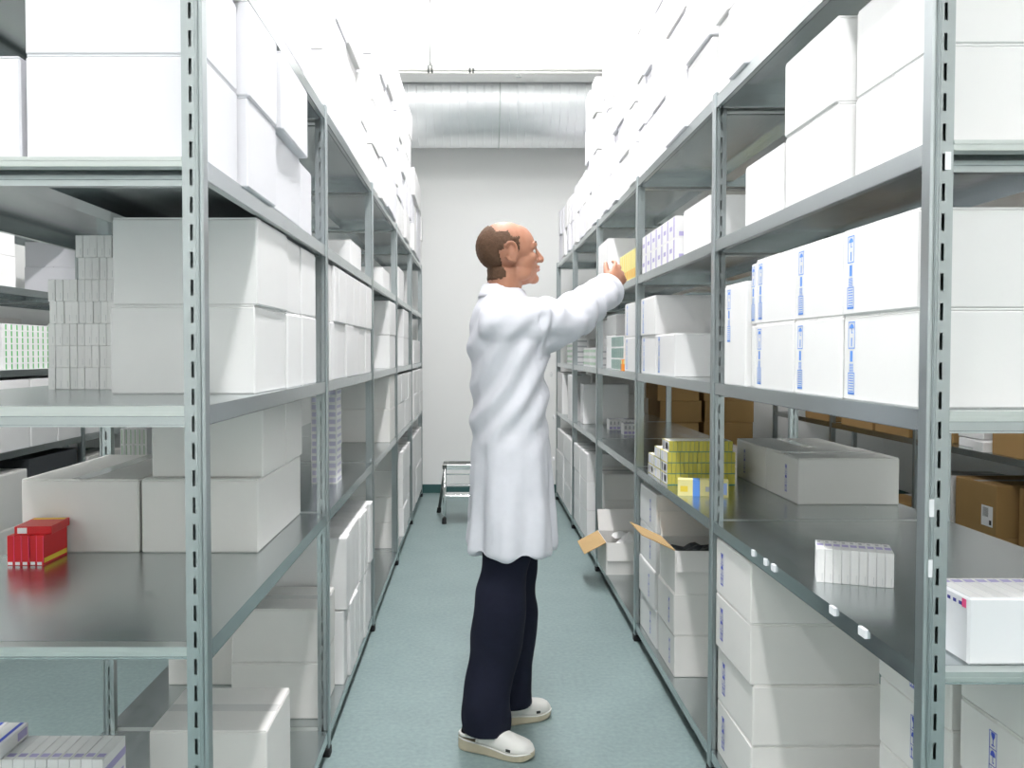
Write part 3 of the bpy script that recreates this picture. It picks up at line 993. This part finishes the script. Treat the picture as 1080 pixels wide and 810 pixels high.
# blue-striped packs, bottom shelf behind the man
pb = pack_mesh('blue_stripe_pack', .027, .13, .100, 'pack_white', [('top', .15, .85, .10, .24, 'ink_violet'), ('-y', .42, .58, .35, .75, 'ink_teal'), ('-y', .97, 1, 0, 1, 'ink_grey'), ('+x', .0, 1, .55, .75, 'ink_violet'), ('+x', .5, .9, .1, .3, 'ink_violet')])
pbb = pack_mesh('blue_band_pack', .05, .13, .034, 'pack_white', [('top', .62, .82, .02, .98, 'ink_blue'), ('-y', .1, .2, .3, .7, 'ink_teal'), ('+x', .6, .95, .2, .8, 'ink_violet')])
for q in range(3):
    row(pb, .027, 13, -1.258, 2.10, LV[0] + .1002 * q, 'white pack with violet stripe, %s row of the block on the bottom shelf' % ['lowest', 'middle', 'topmost'][q], 'violet striped packs, row %d' % (q + 1))
pack(pbb, (-1.175, 2.10, LV[0] + .1002 * 3), 'white pack with one broad blue band lying on the violet striped block', None)
pack(pbb, (-1.227, 2.102, LV[0] + .1002 * 3), 'white pack with blue band half hidden on the violet striped block', None)
# green-striped packs behind the second-shelf cartons
pg = pack_mesh('green_stripe_pack', .015, .11, .055, 'pack_white', [('-y', .25, .5, .05, .95, 'ink_sage'), ('-y', .62, .7, .3, .8, 'ink_pale')])
for q in range(5):
    row(pg, .015, 6, -1.238, 3.02, LV[1] + .0552 * q, 'white pack with green stripe, column behind the cartons on the second shelf', 'green striped packs on the second shelf')
# printed lavender packs
pl = pack_mesh('lavender_pack', .105, .13, .03, 'pack_white', [('-y', .04, .96, .2, .8, 'ink_lavender'), ('-y', .3, .5, .3, .7, 'ink_white'), ('+x', .1, .9, .3, .7, 'ink_lavender')])
for q in range(13):
    pack(pl, (-.62 + random.uniform(-.002, .002), 3.56, LV[1] + .0302 * q), 'lavender printed pack in the tall narrow stack on the second shelf', 'tall stack of lavender packs')
# green-striped packs on the rack beyond
pg2 = pack_mesh('leaf_print_pack', .022, .13, .036, 'pack_white', [('+x', .55, .65, .05, .95, 'ink_green'), ('+x', .85, .93, .05, .95, 'ink_green'), ('-y', .2, .5, .1, .9, 'ink_green')])
pg3 = pack_mesh('leaf_print_pack_long', .10, .055, .036, 'pack_white', [('+x', .55, .8, .1, .9, 'ink_green'), ('-y', .5, .8, .1, .9, 'ink_green'), ('-y', .1, .3, .4, .6, 'ink_grey')])
for q in range(7):
    for i in range(9):
        pack(pg3, (-2.53 - .075, 4.63 + .057 * i, LV[2] + .0363 * q), 'white pack with green leaf print stacked on the outer rack behind him', 'leaf print packs')
# nine white packs in a slightly skewed row, second shelf of the rack he faces
p9 = pack_mesh('row_pack', .0179, .10, .080, 'pack_white', [('-y', .66, .74, .06, .28, 'ink_pale'), ('top', .1, .9, .35, .6, 'ink_violet'), ('top', .2, .6, .7, .9, 'ink_grey')])
row(p9, .0179, 9, .828, 2.045, LV[1], 'white pack in the skewed row of nine on the bare second shelf', 'row of nine white packs', gap=.0006, rz=math.radians(-20))
# foil-wrapped bundle of packs at the shelf end
t = link('wrapped_pack_bundle', None, loc=(1.046, 1.527, LV[1])); tag(t, 'film-wrapped bundle of white packs at the open end of the second shelf', 'bundle')
m_ = MB(); m_.cbox(-.188, .188, -.065, .065, 0, .118, c=.004); build('film_wrap', m_, 'foil', t)
pk = pack_mesh('bundle_pack', .0225, .124, .117, 'pack_white', [('top', .1, .9, .78, .92, 'ink_blue'), ('top', .3, .7, .2, .3, 'ink_grey')])
for i in range(16):
    m2 = MB()
    x0 = -.182 + i * .0228
    m2.box(x0 + .001, x0 + .0215, -.062, .062, .118, .1186); q = build('pack_top', m2, 'pack_white', t)
    m2 = MB(); m2.face([(x0 + .002, .034, .1189), (x0 + .019, .034, .1189), (x0 + .021, .052, .1189), (x0 + .004, .052, .1189)]); build('printed_band', m2, 'ink_violet', q)
m2 = MB()
for i in range(6): m2.box(-.1886, -.188, -.045 + .018 * i, -.036 + .018 * i, .100, .106)
build('printed_dots', m2, 'ink_navy', t)
m2 = MB(); m2.box(-.1886, -.188, -.058, -.046, .098, .113); build('red_mark', m2, 'ink_pink', t)
# yellow packs
py = pack_mesh('yellow_pack', .0168, .125, .0445, 'pack_yellow', [('-y', 0, .06, 0, 1, 'ink_teal'), ('-y', .06, 1, 0, .08, 'ink_teal'), ('-x', .03, .97, .05, .95, 'ink_white'), ('-x', .2, .5, .2, .8, 'pack_cream'), ('-x', .7, .85, .1, .9, 'ink_paleblue'), ('top', .05, .95, .1, .9, 'ink_white')])
for dpt in range(3):
    for q in range(4 - (dpt > 0) * 0):
        if dpt == 1 and q == 3: continue
        if dpt == 2 and q > 1: continue
        row(py, .0168, 16 if q < 3 else 15, .797 + (-.006 if q < 3 else 0), 3.525 + .128 * dpt, LV[1] + .0448 * q,
            'yellow pack in the %s row, %s rank of the yellow block' % (['lowest', 'second', 'third', 'topmost'][q], ['front', 'middle', 'rear'][dpt]), 'yellow pack block, rank %d row %d' % (dpt + 1, q + 1))
pyl = pack_mesh('yellow_blue_pack', .185, .05, .062, 'pack_cream', [('-y', .30, .44, 0, 1, 'ink_lightblue'), ('top', .30, .44, 0, 1, 'ink_lightblue'), ('-y', .05, .2, .25, .6, 'ink_yellow'), ('-y', .55, .75, .3, .6, 'ink_grey'), ('-y', .86, .97, .15, .85, 'ink_paleblue')])
pack(pyl, (.868, 3.21, LV[1]), 'long yellow pack with a blue band in front of the yellow block', None, math.radians(-14))
# packs on the fourth shelf near his hand
pv = pack_mesh('violet_pack', .14, .105, .086, 'pack_white', [('-x', .1, .3, .05, .95, 'ink_violet'), ('-x', .5, .9, .4, .6, 'ink_violet'), ('-y', .1, .9, .1, .3, 'ink_violet')])
for q in range(2):
    for i in range(6):
        pack(pv, (XR + .085, 3.36 + .108 * i, LV[3] + .0863 * q), 'white and violet pack, %s layer, fourth shelf of the rack he faces' % ['lower', 'upper'][q], 'violet packs, layer %d' % (q + 1))
po = pack_mesh('amber_pack', .12, .048, .145, 'pack_cream', [('-x', .1, .4, .05, .95, 'ink_yellow'), ('-x', .5, .9, .05, .35, 'pack_orange'), ('-y', .2, .8, .1, .4, 'pack_orange')])
for i in range(9):
    pack(po, (XR + .07, 4.11 + .05 * i, LV[3]), 'upright yellow and orange pack on the fourth shelf beside the reaching hand', 'yellow and orange packs near the hand')
# tartan-like green packs and small orange box
pt = pack_mesh('check_pack', .13, .055, .062, 'pack_white', [('-x', .08, .3, .08, .92, 'ink_teal'), ('-x', .4, .62, .08, .92, 'ink_teal'), ('-x', .72, .94, .08, .92, 'ink_teal'), ('-y', .1, .9, .1, .9, 'ink_teal')])
for q in range(3):
    for i in range(7):
        pack(pt, (XR + .09, 4.52 + .0565 * i, LV[2] + .0623 * q), 'green checked pack on the third shelf beside the orange pack', 'green checked packs')
pob = pack_mesh('orange_pack', .06, .05, .06, 'pack_orange', [('-x', .1, .9, .6, .95, 'pack_cream'), ('-y', .1, .9, .6, .95, 'pack_cream')])
pack(pob, (XR + .04, 4.465, LV[2]), 'small orange pack standing before the green checked packs', None)
# grey-printed pack blocks further back
pgx = pack_mesh('grey_print_pack', .12, .052, .042, 'pack_white', [('-x', .1, .35, .1, .9, 'ink_grey'), ('-x', .5, .9, .3, .7, 'ink_green'), ('-y', .1, .9, .2, .5, 'ink_grey')])
for q in range(3):
    for i in range(12):
        pack(pgx, (XR + .08, 5.45 + .054 * i + (i > 5) * .02, LV[2] + .0423 * q), 'white pack with grey and green print, third shelf, second bay from wall', 'grey print packs in the second bay')
for q in range(5):
    for i in range(8):
        pack(pgx, (XR + .08, 6.75 + .054 * i, LV[2] + .0423 * q), 'white pack with grey and green print, third shelf, bay at the wall', 'grey print packs in the bay at the wall')
psm = pack_mesh('small_violet_pack', .026, .10, .075, 'pack_white', [('-y', .1, .9, .1, .3, 'ink_violet'), ('-y', .3, .7, .5, .8, 'ink_grey'), ('top', .1, .9, .2, .5, 'ink_violet')])
row(psm, .026, 7, .94, 5.95, LV[1], 'small violet printed pack in the long row on the second shelf', 'long row of small violet packs')
row(psm, .026, 4, .98, 5.60, LV[1], 'small violet printed pack in the short row on the second shelf', 'short row of small violet packs')

# ------------------------------------------------------------------ step stool
st = link('step_stool', None, loc=(-.02, 6.95, 0)); tag(st, 'small folding aluminium step stool with black feet by the back wall', 'stool')
SX = .215
ring_xy = lambda cx, cy, cz, r_: [(cx + r_ * math.cos(2 * math.pi * q / 12), cy + r_ * math.sin(2 * math.pi * q / 12), cz) for q in range(12)]
m_ = MB(); m_.cbox(-SX, SX, -.13, .10, .445, .47, c=.005); m_.box(-SX + .01, SX - .01, -.135, -.13, .43, .468)
tp = build('top_step', m_, 'chrome', st)
m_ = MB()
for i in range(6): m_.box(-SX + .02, SX - .02, -.115 + i * .036, -.095 + i * .036, .47, .472)
build('tread_ribs', m_, 'dark_metal', tp)
m_ = MB(); m_.cbox(-SX + .005, SX - .005, -.215, -.06, .215, .238, c=.005); build('lower_step', m_, 'chrome', st)
for sx in (-1, 1):
    m_ = MB(); m_.tube([(sx * SX, -.12, .45), (sx * (SX + .004), -.165, .03)], .013, 12); lg = build('leg', m_, 'chrome', st, smooth=True)
    m_ = MB(); m_.loft([ring_xy(sx * (SX + .004), -.164, .045, .017), ring_xy(sx * (SX + .005), -.167, 0, .019)]); build('rubber_foot', m_, 'rubber', lg)
    m_ = MB(); m_.tube([(sx * SX, .06, .455), (sx * (SX + .065), .31, .03)], .013, 12); lg = build('leg', m_, 'dark_metal', st, smooth=True)
    m_ = MB(); m_.loft([ring_xy(sx * (SX + .063), .30, .045, .018), ring_xy(sx * (SX + .068), .314, 0, .020)]); build('rubber_foot', m_, 'rubber', lg)
    m_ = MB(); m_.tube([(sx * SX, -.155, .226), (sx * (SX + .03), .18, .25)], .006, 8); build('side_brace', m_, 'chrome', st)
    m_ = MB(); m_.cbox(sx * SX - .02, sx * SX + .02, -.135, .07, .432, .474, c=.006); build('hinge_bracket', m_, 'dark_metal', st)
m_ = MB(); m_.tube([(-SX - .03, .185, .25), (SX + .03, .185, .25)], .009, 10); build('rear_rail', m_, 'chrome', st)
m_ = MB(); m_.tube([(-SX, .10, .36), (SX, .10, .36)], .006, 10); build('rear_rail', m_, 'chrome', st)

#PERSON#
# ------------------------------------------------------------------ the man in the lab coat
from mathutils import noise as mnoise

PX, PY_ = 0.10, 3.0
man = link('person', None, loc=(PX, PY_, 0))
tag(man, 'man in white lab coat, dark trousers and white clogs reaching to a shelf', 'person')
OFF = Vector((PX, PY_, 0))


def solid(mb, name, voxel, mat, parent=man, iters=4, disp=None, local=True):
    """fuse overlapping volumes into one continuous skin"""
    me = mb.mesh(name + '_src', [mat])
    o = bpy.data.objects.new('tmp', me); C.objects.link(o)
    md = o.modifiers.new('r', 'REMESH'); md.mode = 'VOXEL'; md.voxel_size = voxel; md.use_smooth_shade = True
    if iters:
        sm = o.modifiers.new('s', 'SMOOTH'); sm.factor = 0.5; sm.iterations = iters
    dg = bpy.context.evaluated_depsgraph_get()
    nm = bpy.data.meshes.new_from_object(o.evaluated_get(dg))
    bpy.data.objects.remove(o)
    if not nm.materials: nm.materials.append(M[mat])
    if disp:
        nrm = [v.normal.copy() for v in nm.vertices]
        for v, n_ in zip(nm.vertices, nrm):
            v.co = v.co + n_ * disp(v.co, n_)
        nm.update()
    nm.polygons.foreach_set('use_smooth', [True] * len(nm.polygons))
    nm.name = name
    ob = link(name, nm, parent)
    if local:
        nm.transform(Matrix.Translation(-OFF))
    return ob


def ell(c, a, b_, n=28, yaw=0.0, ax=(1, 0, 0), ay=(0, 1, 0)):
    c = Vector(c); ax = Vector(ax); ay = Vector(ay)
    return [c + ax * a * math.cos(2 * math.pi * q / n) + ay * b_ * math.sin(2 * math.pi * q / n) for q in range(n)]


def chain(mb, pts, rad, seg=12):
    """tapered limb with rounded ends"""
    pts = [Vector(p) for p in pts]
    mb.tube(pts, rad, seg)
    for p, r in zip(pts, rad):
        mb.sphere(p, r * 0.995, seg, 8)


# joints (world)
SH_R = Vector((.100, 2.860, 1.485)); EL_R = Vector((.350, 3.035, 1.505)); WR_R = Vector((.515, 3.270, 1.625))
SH_L = Vector((.110, 3.190, 1.485)); EL_L = Vector((.080, 3.255, 1.22)); WR_L = Vector((.150, 3.235, 1.02))
HIP_R = Vector((.115, 2.925, .93)); KN_R = Vector((.105, 2.925, .50)); AN_R = Vector((.033, 2.915, .09))
HIP_L = Vector((.135, 3.105, .93)); KN_L = Vector((.165, 3.125, .50)); AN_L = Vector((.125, 3.125, .09))

# --- body
mb = MB()
mb.loft([ell((.125, 3.015, .86), .10, .15), ell((.122, 3.015, .98), .105, .155), ell((.12, 3.015, 1.12), .095, .14), ell((.12, 3.015, 1.3), .105, .155), ell((.112, 3.015, 1.44), .10, .165), ell((.10, 3.015, 1.53), .075, .12), ell((.095, 3.015, 1.575), .055, .06)])
chain(mb, [(.095, 3.015, 1.54), (.098, 3.0, 1.60), (.108, 2.99, 1.66)], [.060, .056, .054])
for SHo, EL, WR in ((SH_R, EL_R, WR_R), (SH_L, EL_L, WR_L)):
    chain(mb, [SHo, SHo.lerp(EL, .5), EL, EL.lerp(WR, .35), WR], [.056, .048, .042, .043, .029])
for HI, KN, AN in ((HIP_R, KN_R, AN_R), (HIP_L, KN_L, AN_L)):
    chain(mb, [HI, HI.lerp(KN, .5), KN, KN.lerp(AN, .3), AN], [.070, .064, .055, .055, .040])


def hand(mb, W, f, n_, s, curls):
    f = f.normalized(); s = (s - f * s.dot(f)).normalized(); n_ = (n_ - f * n_.dot(f) - s * n_.dot(s)).normalized()
    mb.loft([ell(W + f * t, a, b_, 20, ax=s, ay=n_) for t, a, b_ in ((-.02, .027, .022), (.015, .030, .021), (.05, .040, .019), (.085, .043, .015), (.103, .040, .011))])
    for i, (o_, L) in enumerate(((.033, .074), (.011, .083), (-.012, .076), (-.034, .060))):
        p = W + f * (.092 - abs(o_ - .008) * .22) + s * o_
        d = (f + s * (o_ * 3.2)).normalized()
        pts = [p]; rad = [.0098]
        for j, (fr, ca) in enumerate(zip((.45, .30, .25), curls)):
            d = (d * math.cos(math.radians(ca)) + n_ * math.sin(math.radians(ca))).normalized()
            p = p + d * L * fr; pts.append(p); rad.append((.0092, .0084, .0072)[j])
        chain(mb, pts, rad, 10)
    p = W + f * .028 + s * .024 + n_ * .006
    d = (f * .82 + s * .48 + n_ * .38).normalized()
    p1 = p + d * .038; d2 = (d + f * .45 + n_ * .15).normalized(); p2 = p1 + d2 * .030; d3 = (d2 + f * .35 + n_ * .2).normalized(); p3 = p2 + d3 * .024
    chain(mb, [p, p1, p2, p3], [.0155, .0125, .0108, .0085], 10)


FR = Vector((.105, .125, .115))
hand(mb, WR_R + FR.normalized() * .012, FR, Vector((-.45, .75, -.35)), Vector((-.25, .1, 1)), (18, 24, 20))
hand(mb, WR_L, Vector((.08, -.02, -.95)), Vector((-.2, -1, .1)), Vector((1, -.1, .3)), (20, 26, 22))

# --- head, in its own frame: +x forward, z up
HC = Vector((.122, 2.985, 1.722))
HR = Matrix.Rotation(math.radians(12), 4, 'Z') @ Matrix.Rotation(math.radians(-7), 4, 'Y')
hb = MB()
hb.sphere((-.014, 0, .026), (.098, .076, .087), 28, 18)
hb.sphere((.030, 0, .020), (.066, .066, .080), 24, 16)
hb.sphere((.036, 0, -.034), (.058, .058, .080), 24, 16)
hb.sphere((.048, 0, -.078), (.042, .046, .034), 20, 12)
hb.sphere((.078, 0, -.096), (.020, .024, .018), 14, 10)
for sg in (-1, 1):
    hb.sphere((.062, sg * .036, -.024), (.030, .020, .022), 14, 10)
    hb.sphere((.026, sg * .040, -.070), (.040, .018, .030), 14, 10)
    # ear: rim and lobe
    hb.tube([(-.012 + .019 * math.cos(a), sg * (.080 + .006 * math.sin(a + .6)), .002 + .032 * math.sin(a)) for a in [math.radians(x_) for x_ in range(-150, 151, 25)]], .0058, 8)
    hb.sphere((-.008, sg * .076, .000), (.016, .008, .026), 12, 8)
    hb.sphere((-.004, sg * .078, -.028), (.009, .006, .010), 10, 8)
    hb.sphere((.102, sg * .011, -.034), (.011, .008, .008), 10, 8)
hb.tube([(.078, -.048, .018), (.090, -.026, .022), (.093, 0, .018), (.090, .026, .022), (.078, .048, .018)], .010, 10)
hb.tube([(.090, 0, .016), (.101, 0, -.008), (.114, 0, -.030)], [.009, .0105, .012], 12)
hb.sphere((.113, 0, -.031), .0125, 12, 8)
hb.sphere((.086, 0, -.060), (.017, .026, .016), 12, 8)
hb.tube([(-.020, 0, -.05), (-.026, 0, -.12)], [.060, .056], 20)
hv = len(mb.v)
T = Matrix.Translation(HC) @ HR
for v in hb.v: mb.v.append(tuple(T @ Vector(v)))
for f_ in hb.f: mb.f.append(tuple(i + hv for i in f_)); mb.m.append(0)
body = solid(mb, 'body', .0036, 'skin', iters=5)

# hair: close-cropped ring over the back and sides, bald in front and on top
Ti = (Matrix.Translation(-OFF) @ T).inverted()
bm_ = bmesh.new(); bm_.from_mesh(body.data)
keep = []
for f_ in bm_.faces:
    c = Ti @ f_.calc_center_median()
    c.x += .006 * mnoise.noise(c * 120) ; c.z += .005 * mnoise.noise(c * 90)
    ok = False
    if abs(c.y) < .088 and c.z > -.085 and c.z < .12 and c.x < .06:
        line = .052 - .55 * max(0, c.z - .012)          # front hairline recedes upwards
        if c.z > .012 and c.x < line - .03 + (.0 if c.z < .075 else -.035): ok = True
        if c.z <= .012 and c.x < -.030 - .25 * (c.z + .085): ok = True
        if -.012 < c.z < .05 and c.x < .016 + .25 * c.z and c.x > -.01: ok = True
        if (c.x + .012) ** 2 / .026 ** 2 + c.z ** 2 / .040 ** 2 < 1 and abs(c.y) > .06: ok = False
    if not ok: keep.append(f_)
bmesh.ops.delete(bm_, geom=keep, context='FACES')
bm_.normal_update()
for v in bm_.verts:
    edge = any(e.is_boundary for e in v.link_edges)
    v.co += v.normal * (.0008 if edge else .0042 + .0012 * mnoise.noise(v.co * 160))
hm = bpy.data.meshes.new('hair'); bm_.to_mesh(hm); bm_.free()
hm.materials.clear(); hm.materials.append(M['hair'])
link('hair', hm, man)


def hp(p): return (Matrix.Translation(-OFF) @ T) @ Vector(p)


for sg in (-1, 1):
    mb = MB(); mb.sphere(hp((.0765, sg * .031, -.003)), .0118, 16, 10); e_ = build('eye', mb, 'eye_white', man, smooth=True)
    mb = MB(); mb.sphere(hp((.0850, sg * .0315, -.003)), .0048, 12, 8); build('iris', mb, 'eye_iris', e_, smooth=True)
    mb = MB(); mb.tube([hp((.0905, sg * .016, .024)), hp((.0925, sg * .030, .030)), hp((.082, sg * .050, .025))], [.0028, .0036, .002], 8); build('eyebrow', mb, 'hair', man)
mb = MB()
mb.tube([hp((.084, -.026, -.060)), hp((.099, -.010, -.056)), hp((.101, 0, -.0575)), hp((.099, .010, -.056)), hp((.084, .026, -.060))], [.002, .0048, .0042, .0048, .002], 10)
mb.tube([hp((.084, -.026, -.061)), hp((.098, -.010, -.066)), hp((.099, 0, -.067)), hp((.098, .010, -.066)), hp((.084, .026, -.061))], [.002, .005, .0055, .005, .002], 10)
build('lips', mb, 'lip', man, smooth=True)


# --- lab coat
def coat_disp(p, n_):
    d = 0.0
    th = math.atan2(p.y - 3.015, p.x - .13)
    if p.x < .30 and p.z < 1.2:                                   # hanging folds of the skirt
        k_ = min(1, max(0, (1.15 - p.z) / .45))
        d += k_ * (.012 * math.sin(7 * th + 2.2 * p.z) + .005 * math.sin(13 * th - 5 * p.z + 1))
    if p.z > 1.0 and p.x < .26:                                   # pulled folds fanning from the raised arm
        q = .80 * p.x - .60 * p.z + .02 * mnoise.noise(p * 4)
        k_ = min(1, max(0, (p.z - 1.0) / .15)) * min(1, max(0, (1.52 - p.z) / .12)) * (.75 + .9 * mnoise.noise(p * 5 + Vector((3, 1, 7))))
        d += .0095 * max(0, k_) * math.sin(80 * q)
    if p.x >= .22 and p.z > 1.36:                                 # sleeve creases
        t_ = (p - SH_R).length
        d += .0060 * math.sin(58 * t_ + 16 * (p.z - 1.5) + 4 * mnoise.noise(p * 9)) + .004 * mnoise.noise(p * 22)
    d += .006 * mnoise.noise(p * 5) + .003 * mnoise.noise(p * 14)
    return d


mb = MB()
mb.loft([ell((.134, 3.015, .685), .154, .205), ell((.134, 3.015, .74), .150, .203), ell((.132, 3.015, .85), .147, .198), ell((.130, 3.015, .97), .143, .192), ell((.126, 3.015, 1.10), .134, .182),
         ell((.124, 3.015, 1.24), .136, .188), ell((.119, 3.015, 1.38), .140, .200), ell((.112, 3.015, 1.47), .128, .205), ell((.104, 3.015, 1.53), .105, .180), ell((.100, 3.012, 1.57), .082, .120), ell((.098, 3.008, 1.592), .069, .074)])
chain(mb, [SH_R + Vector((0, .02, -.01)), SH_R.lerp(EL_R, .3) + Vector((0, 0, -.008)), SH_R.lerp(EL_R, .65) + Vector((0, 0, -.012)), EL_R + Vector((.004, 0, -.008))], [.092, .088, .082, .076], 20)
mb.tube([EL_R, EL_R.lerp(WR_R, .3), EL_R.lerp(WR_R, .65) + Vector((0, 0, -.006)), EL_R.lerp(WR_R, .97) + Vector((0, 0, -.008))], [.076, .072, .069, .066], 20)
mb.tube([SH_R.lerp(EL_R, .1) + Vector((-.02, .03, -.10)), SH_R.lerp(EL_R, .75) + Vector((0, .01, -.035))], [.092, .07], 18)       # drape under the arm
chain(mb, [SH_L, SH_L.lerp(EL_L, .5), EL_L, EL_L.lerp(WR_L, .5), EL_L.lerp(WR_L, .95)], [.086, .078, .070, .064, .058], 18)
coat = solid(mb, 'lab_coat', .007, 'lab_coat', iters=8, disp=coat_disp)
# turned-down collar
mb = MB()
cr_ = []
nn = 36
for zz_, a, b_ in ((1.578, .071, .074), (1.612, .066, .070), (1.616, .070, .074), (1.580, .084, .090), (1.570, .088, .095), (1.572, .080, .086)):
    cr_.append([(.100 + a * math.cos(2 * math.pi * q / nn) + (.010 if math.cos(2 * math.pi * q / nn) > .3 else 0), 3.006 + b_ * math.sin(2 * math.pi * q / nn), zz_ - .022 * max(0, math.cos(2 * math.pi * q / nn))) for q in range(nn)])
cr_.append(cr_[0])
mb.loft(cr_, cap=False)
co = build('collar', mb, 'lab_coat', coat, smooth=True); co.data.transform(Matrix.Translation(-OFF))
mb = MB(); mb.loft([ell((.104, 3.004, 1.56), .064, .066, 30), ell((.106, 3.002, 1.622), .060, .062, 30), ell((.106, 3.002, 1.622), .056, .058, 30), ell((.104, 3.004, 1.56), .056, .058, 30)], cap=False)
sc = build('shirt_collar', mb, 'shirt', man, smooth=True); sc.data.transform(Matrix.Translation(-OFF))
# cuff hem of the raised sleeve
mb = MB()
fdir = (WR_R - EL_R).normalized(); c0 = EL_R.lerp(WR_R, .97) + Vector((0, 0, -.008))
mb.tube([c0 - fdir * .022, c0 + fdir * .004], [.0695, .0690], 28)
cu = build('cuff', mb, 'lab_coat', coat, smooth=True); cu.data.transform(Matrix.Translation(-OFF))
for zb in (1.45, 1.30, 1.15, 1.0, .86):
    ang = .04
    a_ = .141 if zb > 1.2 else .15
    mb = MB(); mb.sphere((.128 + a_ + .004, 3.0, zb), (.004, .009, .009), 12, 8); bt = build('button', mb, 'ink_white', coat, smooth=True); bt.data.transform(Matrix.Translation(-OFF))


# --- trousers
def tr_disp(p, n_):
    d = .009 * math.sin(16 * p.z + 9 * p.x + 3 * mnoise.noise(p * 5)) * max(0, 1 - abs(p.z - .45) / .5)
    d += .007 * math.sin(38 * p.z + 14 * p.y) * max(0, 1 - p.z / .22)
    return d + .006 * mnoise.noise(p * 7)


mb = MB()
mb.loft([ell((.128, 3.015, .80), .095, .145), ell((.128, 3.015, .95), .100, .145), ell((.124, 3.015, 1.05), .095, .135)])
mb.loft([ell((AN_R.x + .008, 2.915, .062), .087, .078), ell((AN_R.x + .010, 2.916, .16), .085, .077), ell((.066, 2.935, .32), .088, .078), ell((KN_R.x - .008, 2.925, .50), .089, .080), ell((.113, 2.932, .68), .088, .078), ell((.122, 2.945, .86), .088, .080)])
mb.loft([ell((AN_L.x + .005, 3.13, .075), .082, .076), ell((AN_L.x + .012, 3.128, .18), .080, .075), ell((.148, 3.125, .34), .080, .076), ell((KN_L.x - .01, 3.125, .50), .083, .079), ell((.150, 3.11, .68), .082, .076), ell((.14, 3.09, .86), .088, .08)])
solid(mb, 'trousers', .007, 'trousers', iters=6, disp=tr_disp)


# --- clogs
def clog(heel, toe, L):
    h_ = Vector((*heel, 0)); u = (Vector((*toe, 0)) - h_).normalized(); v = Vector((-u.y, u.x, 0)); z_ = Vector((0, 0, 1))
    P = lambda a, b_, c: tuple(h_ + u * (a * L) + v * b_ + z_ * c - OFF)
    n = 26

    def outline(t):                       # half width of the sole along the foot
        pts = [(0, .018), (.03, .028), (.12, .036), (.3, .035), (.45, .038), (.68, .049), (.82, .048), (.92, .038), (.98, .022), (1, .008)]
        for (a, x_), (b_, y_) in zip(pts[:-1], pts[1:]):
            if a <= t <= b_: return x_ + (y_ - x_) * (t - a) / (b_ - a)
        return .008
    ts = [0, .015, .04, .1, .2, .3, .4, .5, .6, .7, .78, .86, .92, .96, .985, 1]
    top = lambda t: .046 - .020 * min(1, t / .7) + (.006 * max(0, (t - .8) / .2))
    bot = lambda t: .010 * max(0, (t - .8) / .2) ** 2 * 1.5 + (.004 * max(0, (.06 - t) / .06))
    m1 = MB(); rings_ = []
    for t in ts:
        w_ = outline(t); a, b_ = bot(t), top(t)
        rings_.append([P(t, -w_ * .93, a), P(t, w_ * .93, a), P(t, w_, a + .004), P(t, w_ * 1.02, b_ - .006), P(t, w_ * .98, b_), P(t, -w_ * .98, b_), P(t, -w_ * 1.02, b_ - .006), P(t, -w_, a + .004)])
    m1.loft(rings_)
    m2 = MB(); rings_ = []
    hh = [(.26, .030), (.32, .062), (.40, .072), (.48, .070), (.56, .064), (.66, .056), (.76, .049), (.85, .042), (.91, .035), (.955, .026), (.985, .014), (.998, .004)]
    for t, ht in hh:
        w_ = outline(t) * .97; b_ = top(t) - .004
        rings_.append([P(t, w_ * math.cos(a) * (1 if ht > .02 else .9), b_ + ht * math.sin(a) ** .8) for a in [math.pi * q / 16 for q in range(17)]] + [P(t, -w_ * .5, b_ - .001), P(t, w_ * .5, b_ - .001)])
    m2.loft(rings_)
    # low heel rim
    for s_ in (-1, 1):
        m2.tube([P(.30, s_ * .0335, .060), P(.2, s_ * .0335, .056), P(.08, s_ * .031, .054), P(.02, s_ * .018, .054), P(.01, 0, .054)], [.007, .0065, .006, .006, .006], 8)
    sh = build('shoe', m2, 'shoe_leather', man, smooth=True)
    build('sole', m1, 'shoe_sole', sh)
    m3 = MB(); m3.tube([P(i / 20 * .96 + .02, s_ * outline(i / 20 * .96 + .02) * 1.01, top(i / 20 * .96 + .02) - .002) for s_ in (-1,) for i in range(21)], .0028, 6)
    build('welt', m3, 'shoe_leather', sh)
    m4 = MB(); w_ = outline(.72)
    m4.loft([[P(.69, -w_ * 1.0, .034), P(.75, -w_ * 1.0, .033), P(.75, -w_ * .985, .042), P(.69, -w_ * .985, .043)], [P(.69, -w_ * 1.03, .034), P(.75, -w_ * 1.03, .033), P(.75, -w_ * 1.015, .042), P(.69, -w_ * 1.015, .043)]])
    build('logo_tab', m4, 'ink_black', sh)
    m5 = MB(); m5.loft([ell(P(.17, 0, .045), .044, .028, 20, ax=u, ay=v), ell(P(.20, 0, .075), .046, .031, 20, ax=u, ay=v), ell(P(.22, 0, .12), .043, .036, 20, ax=u, ay=v), ell(P(.22, 0, .17), .042, .040, 20, ax=u, ay=v)])
    build('sock', m5, 'sock', man, smooth=True)
    return sh


clog((-.048, 2.940), (.203, 2.835), .272)
clog((.040, 3.085), (.290, 3.205), .275)
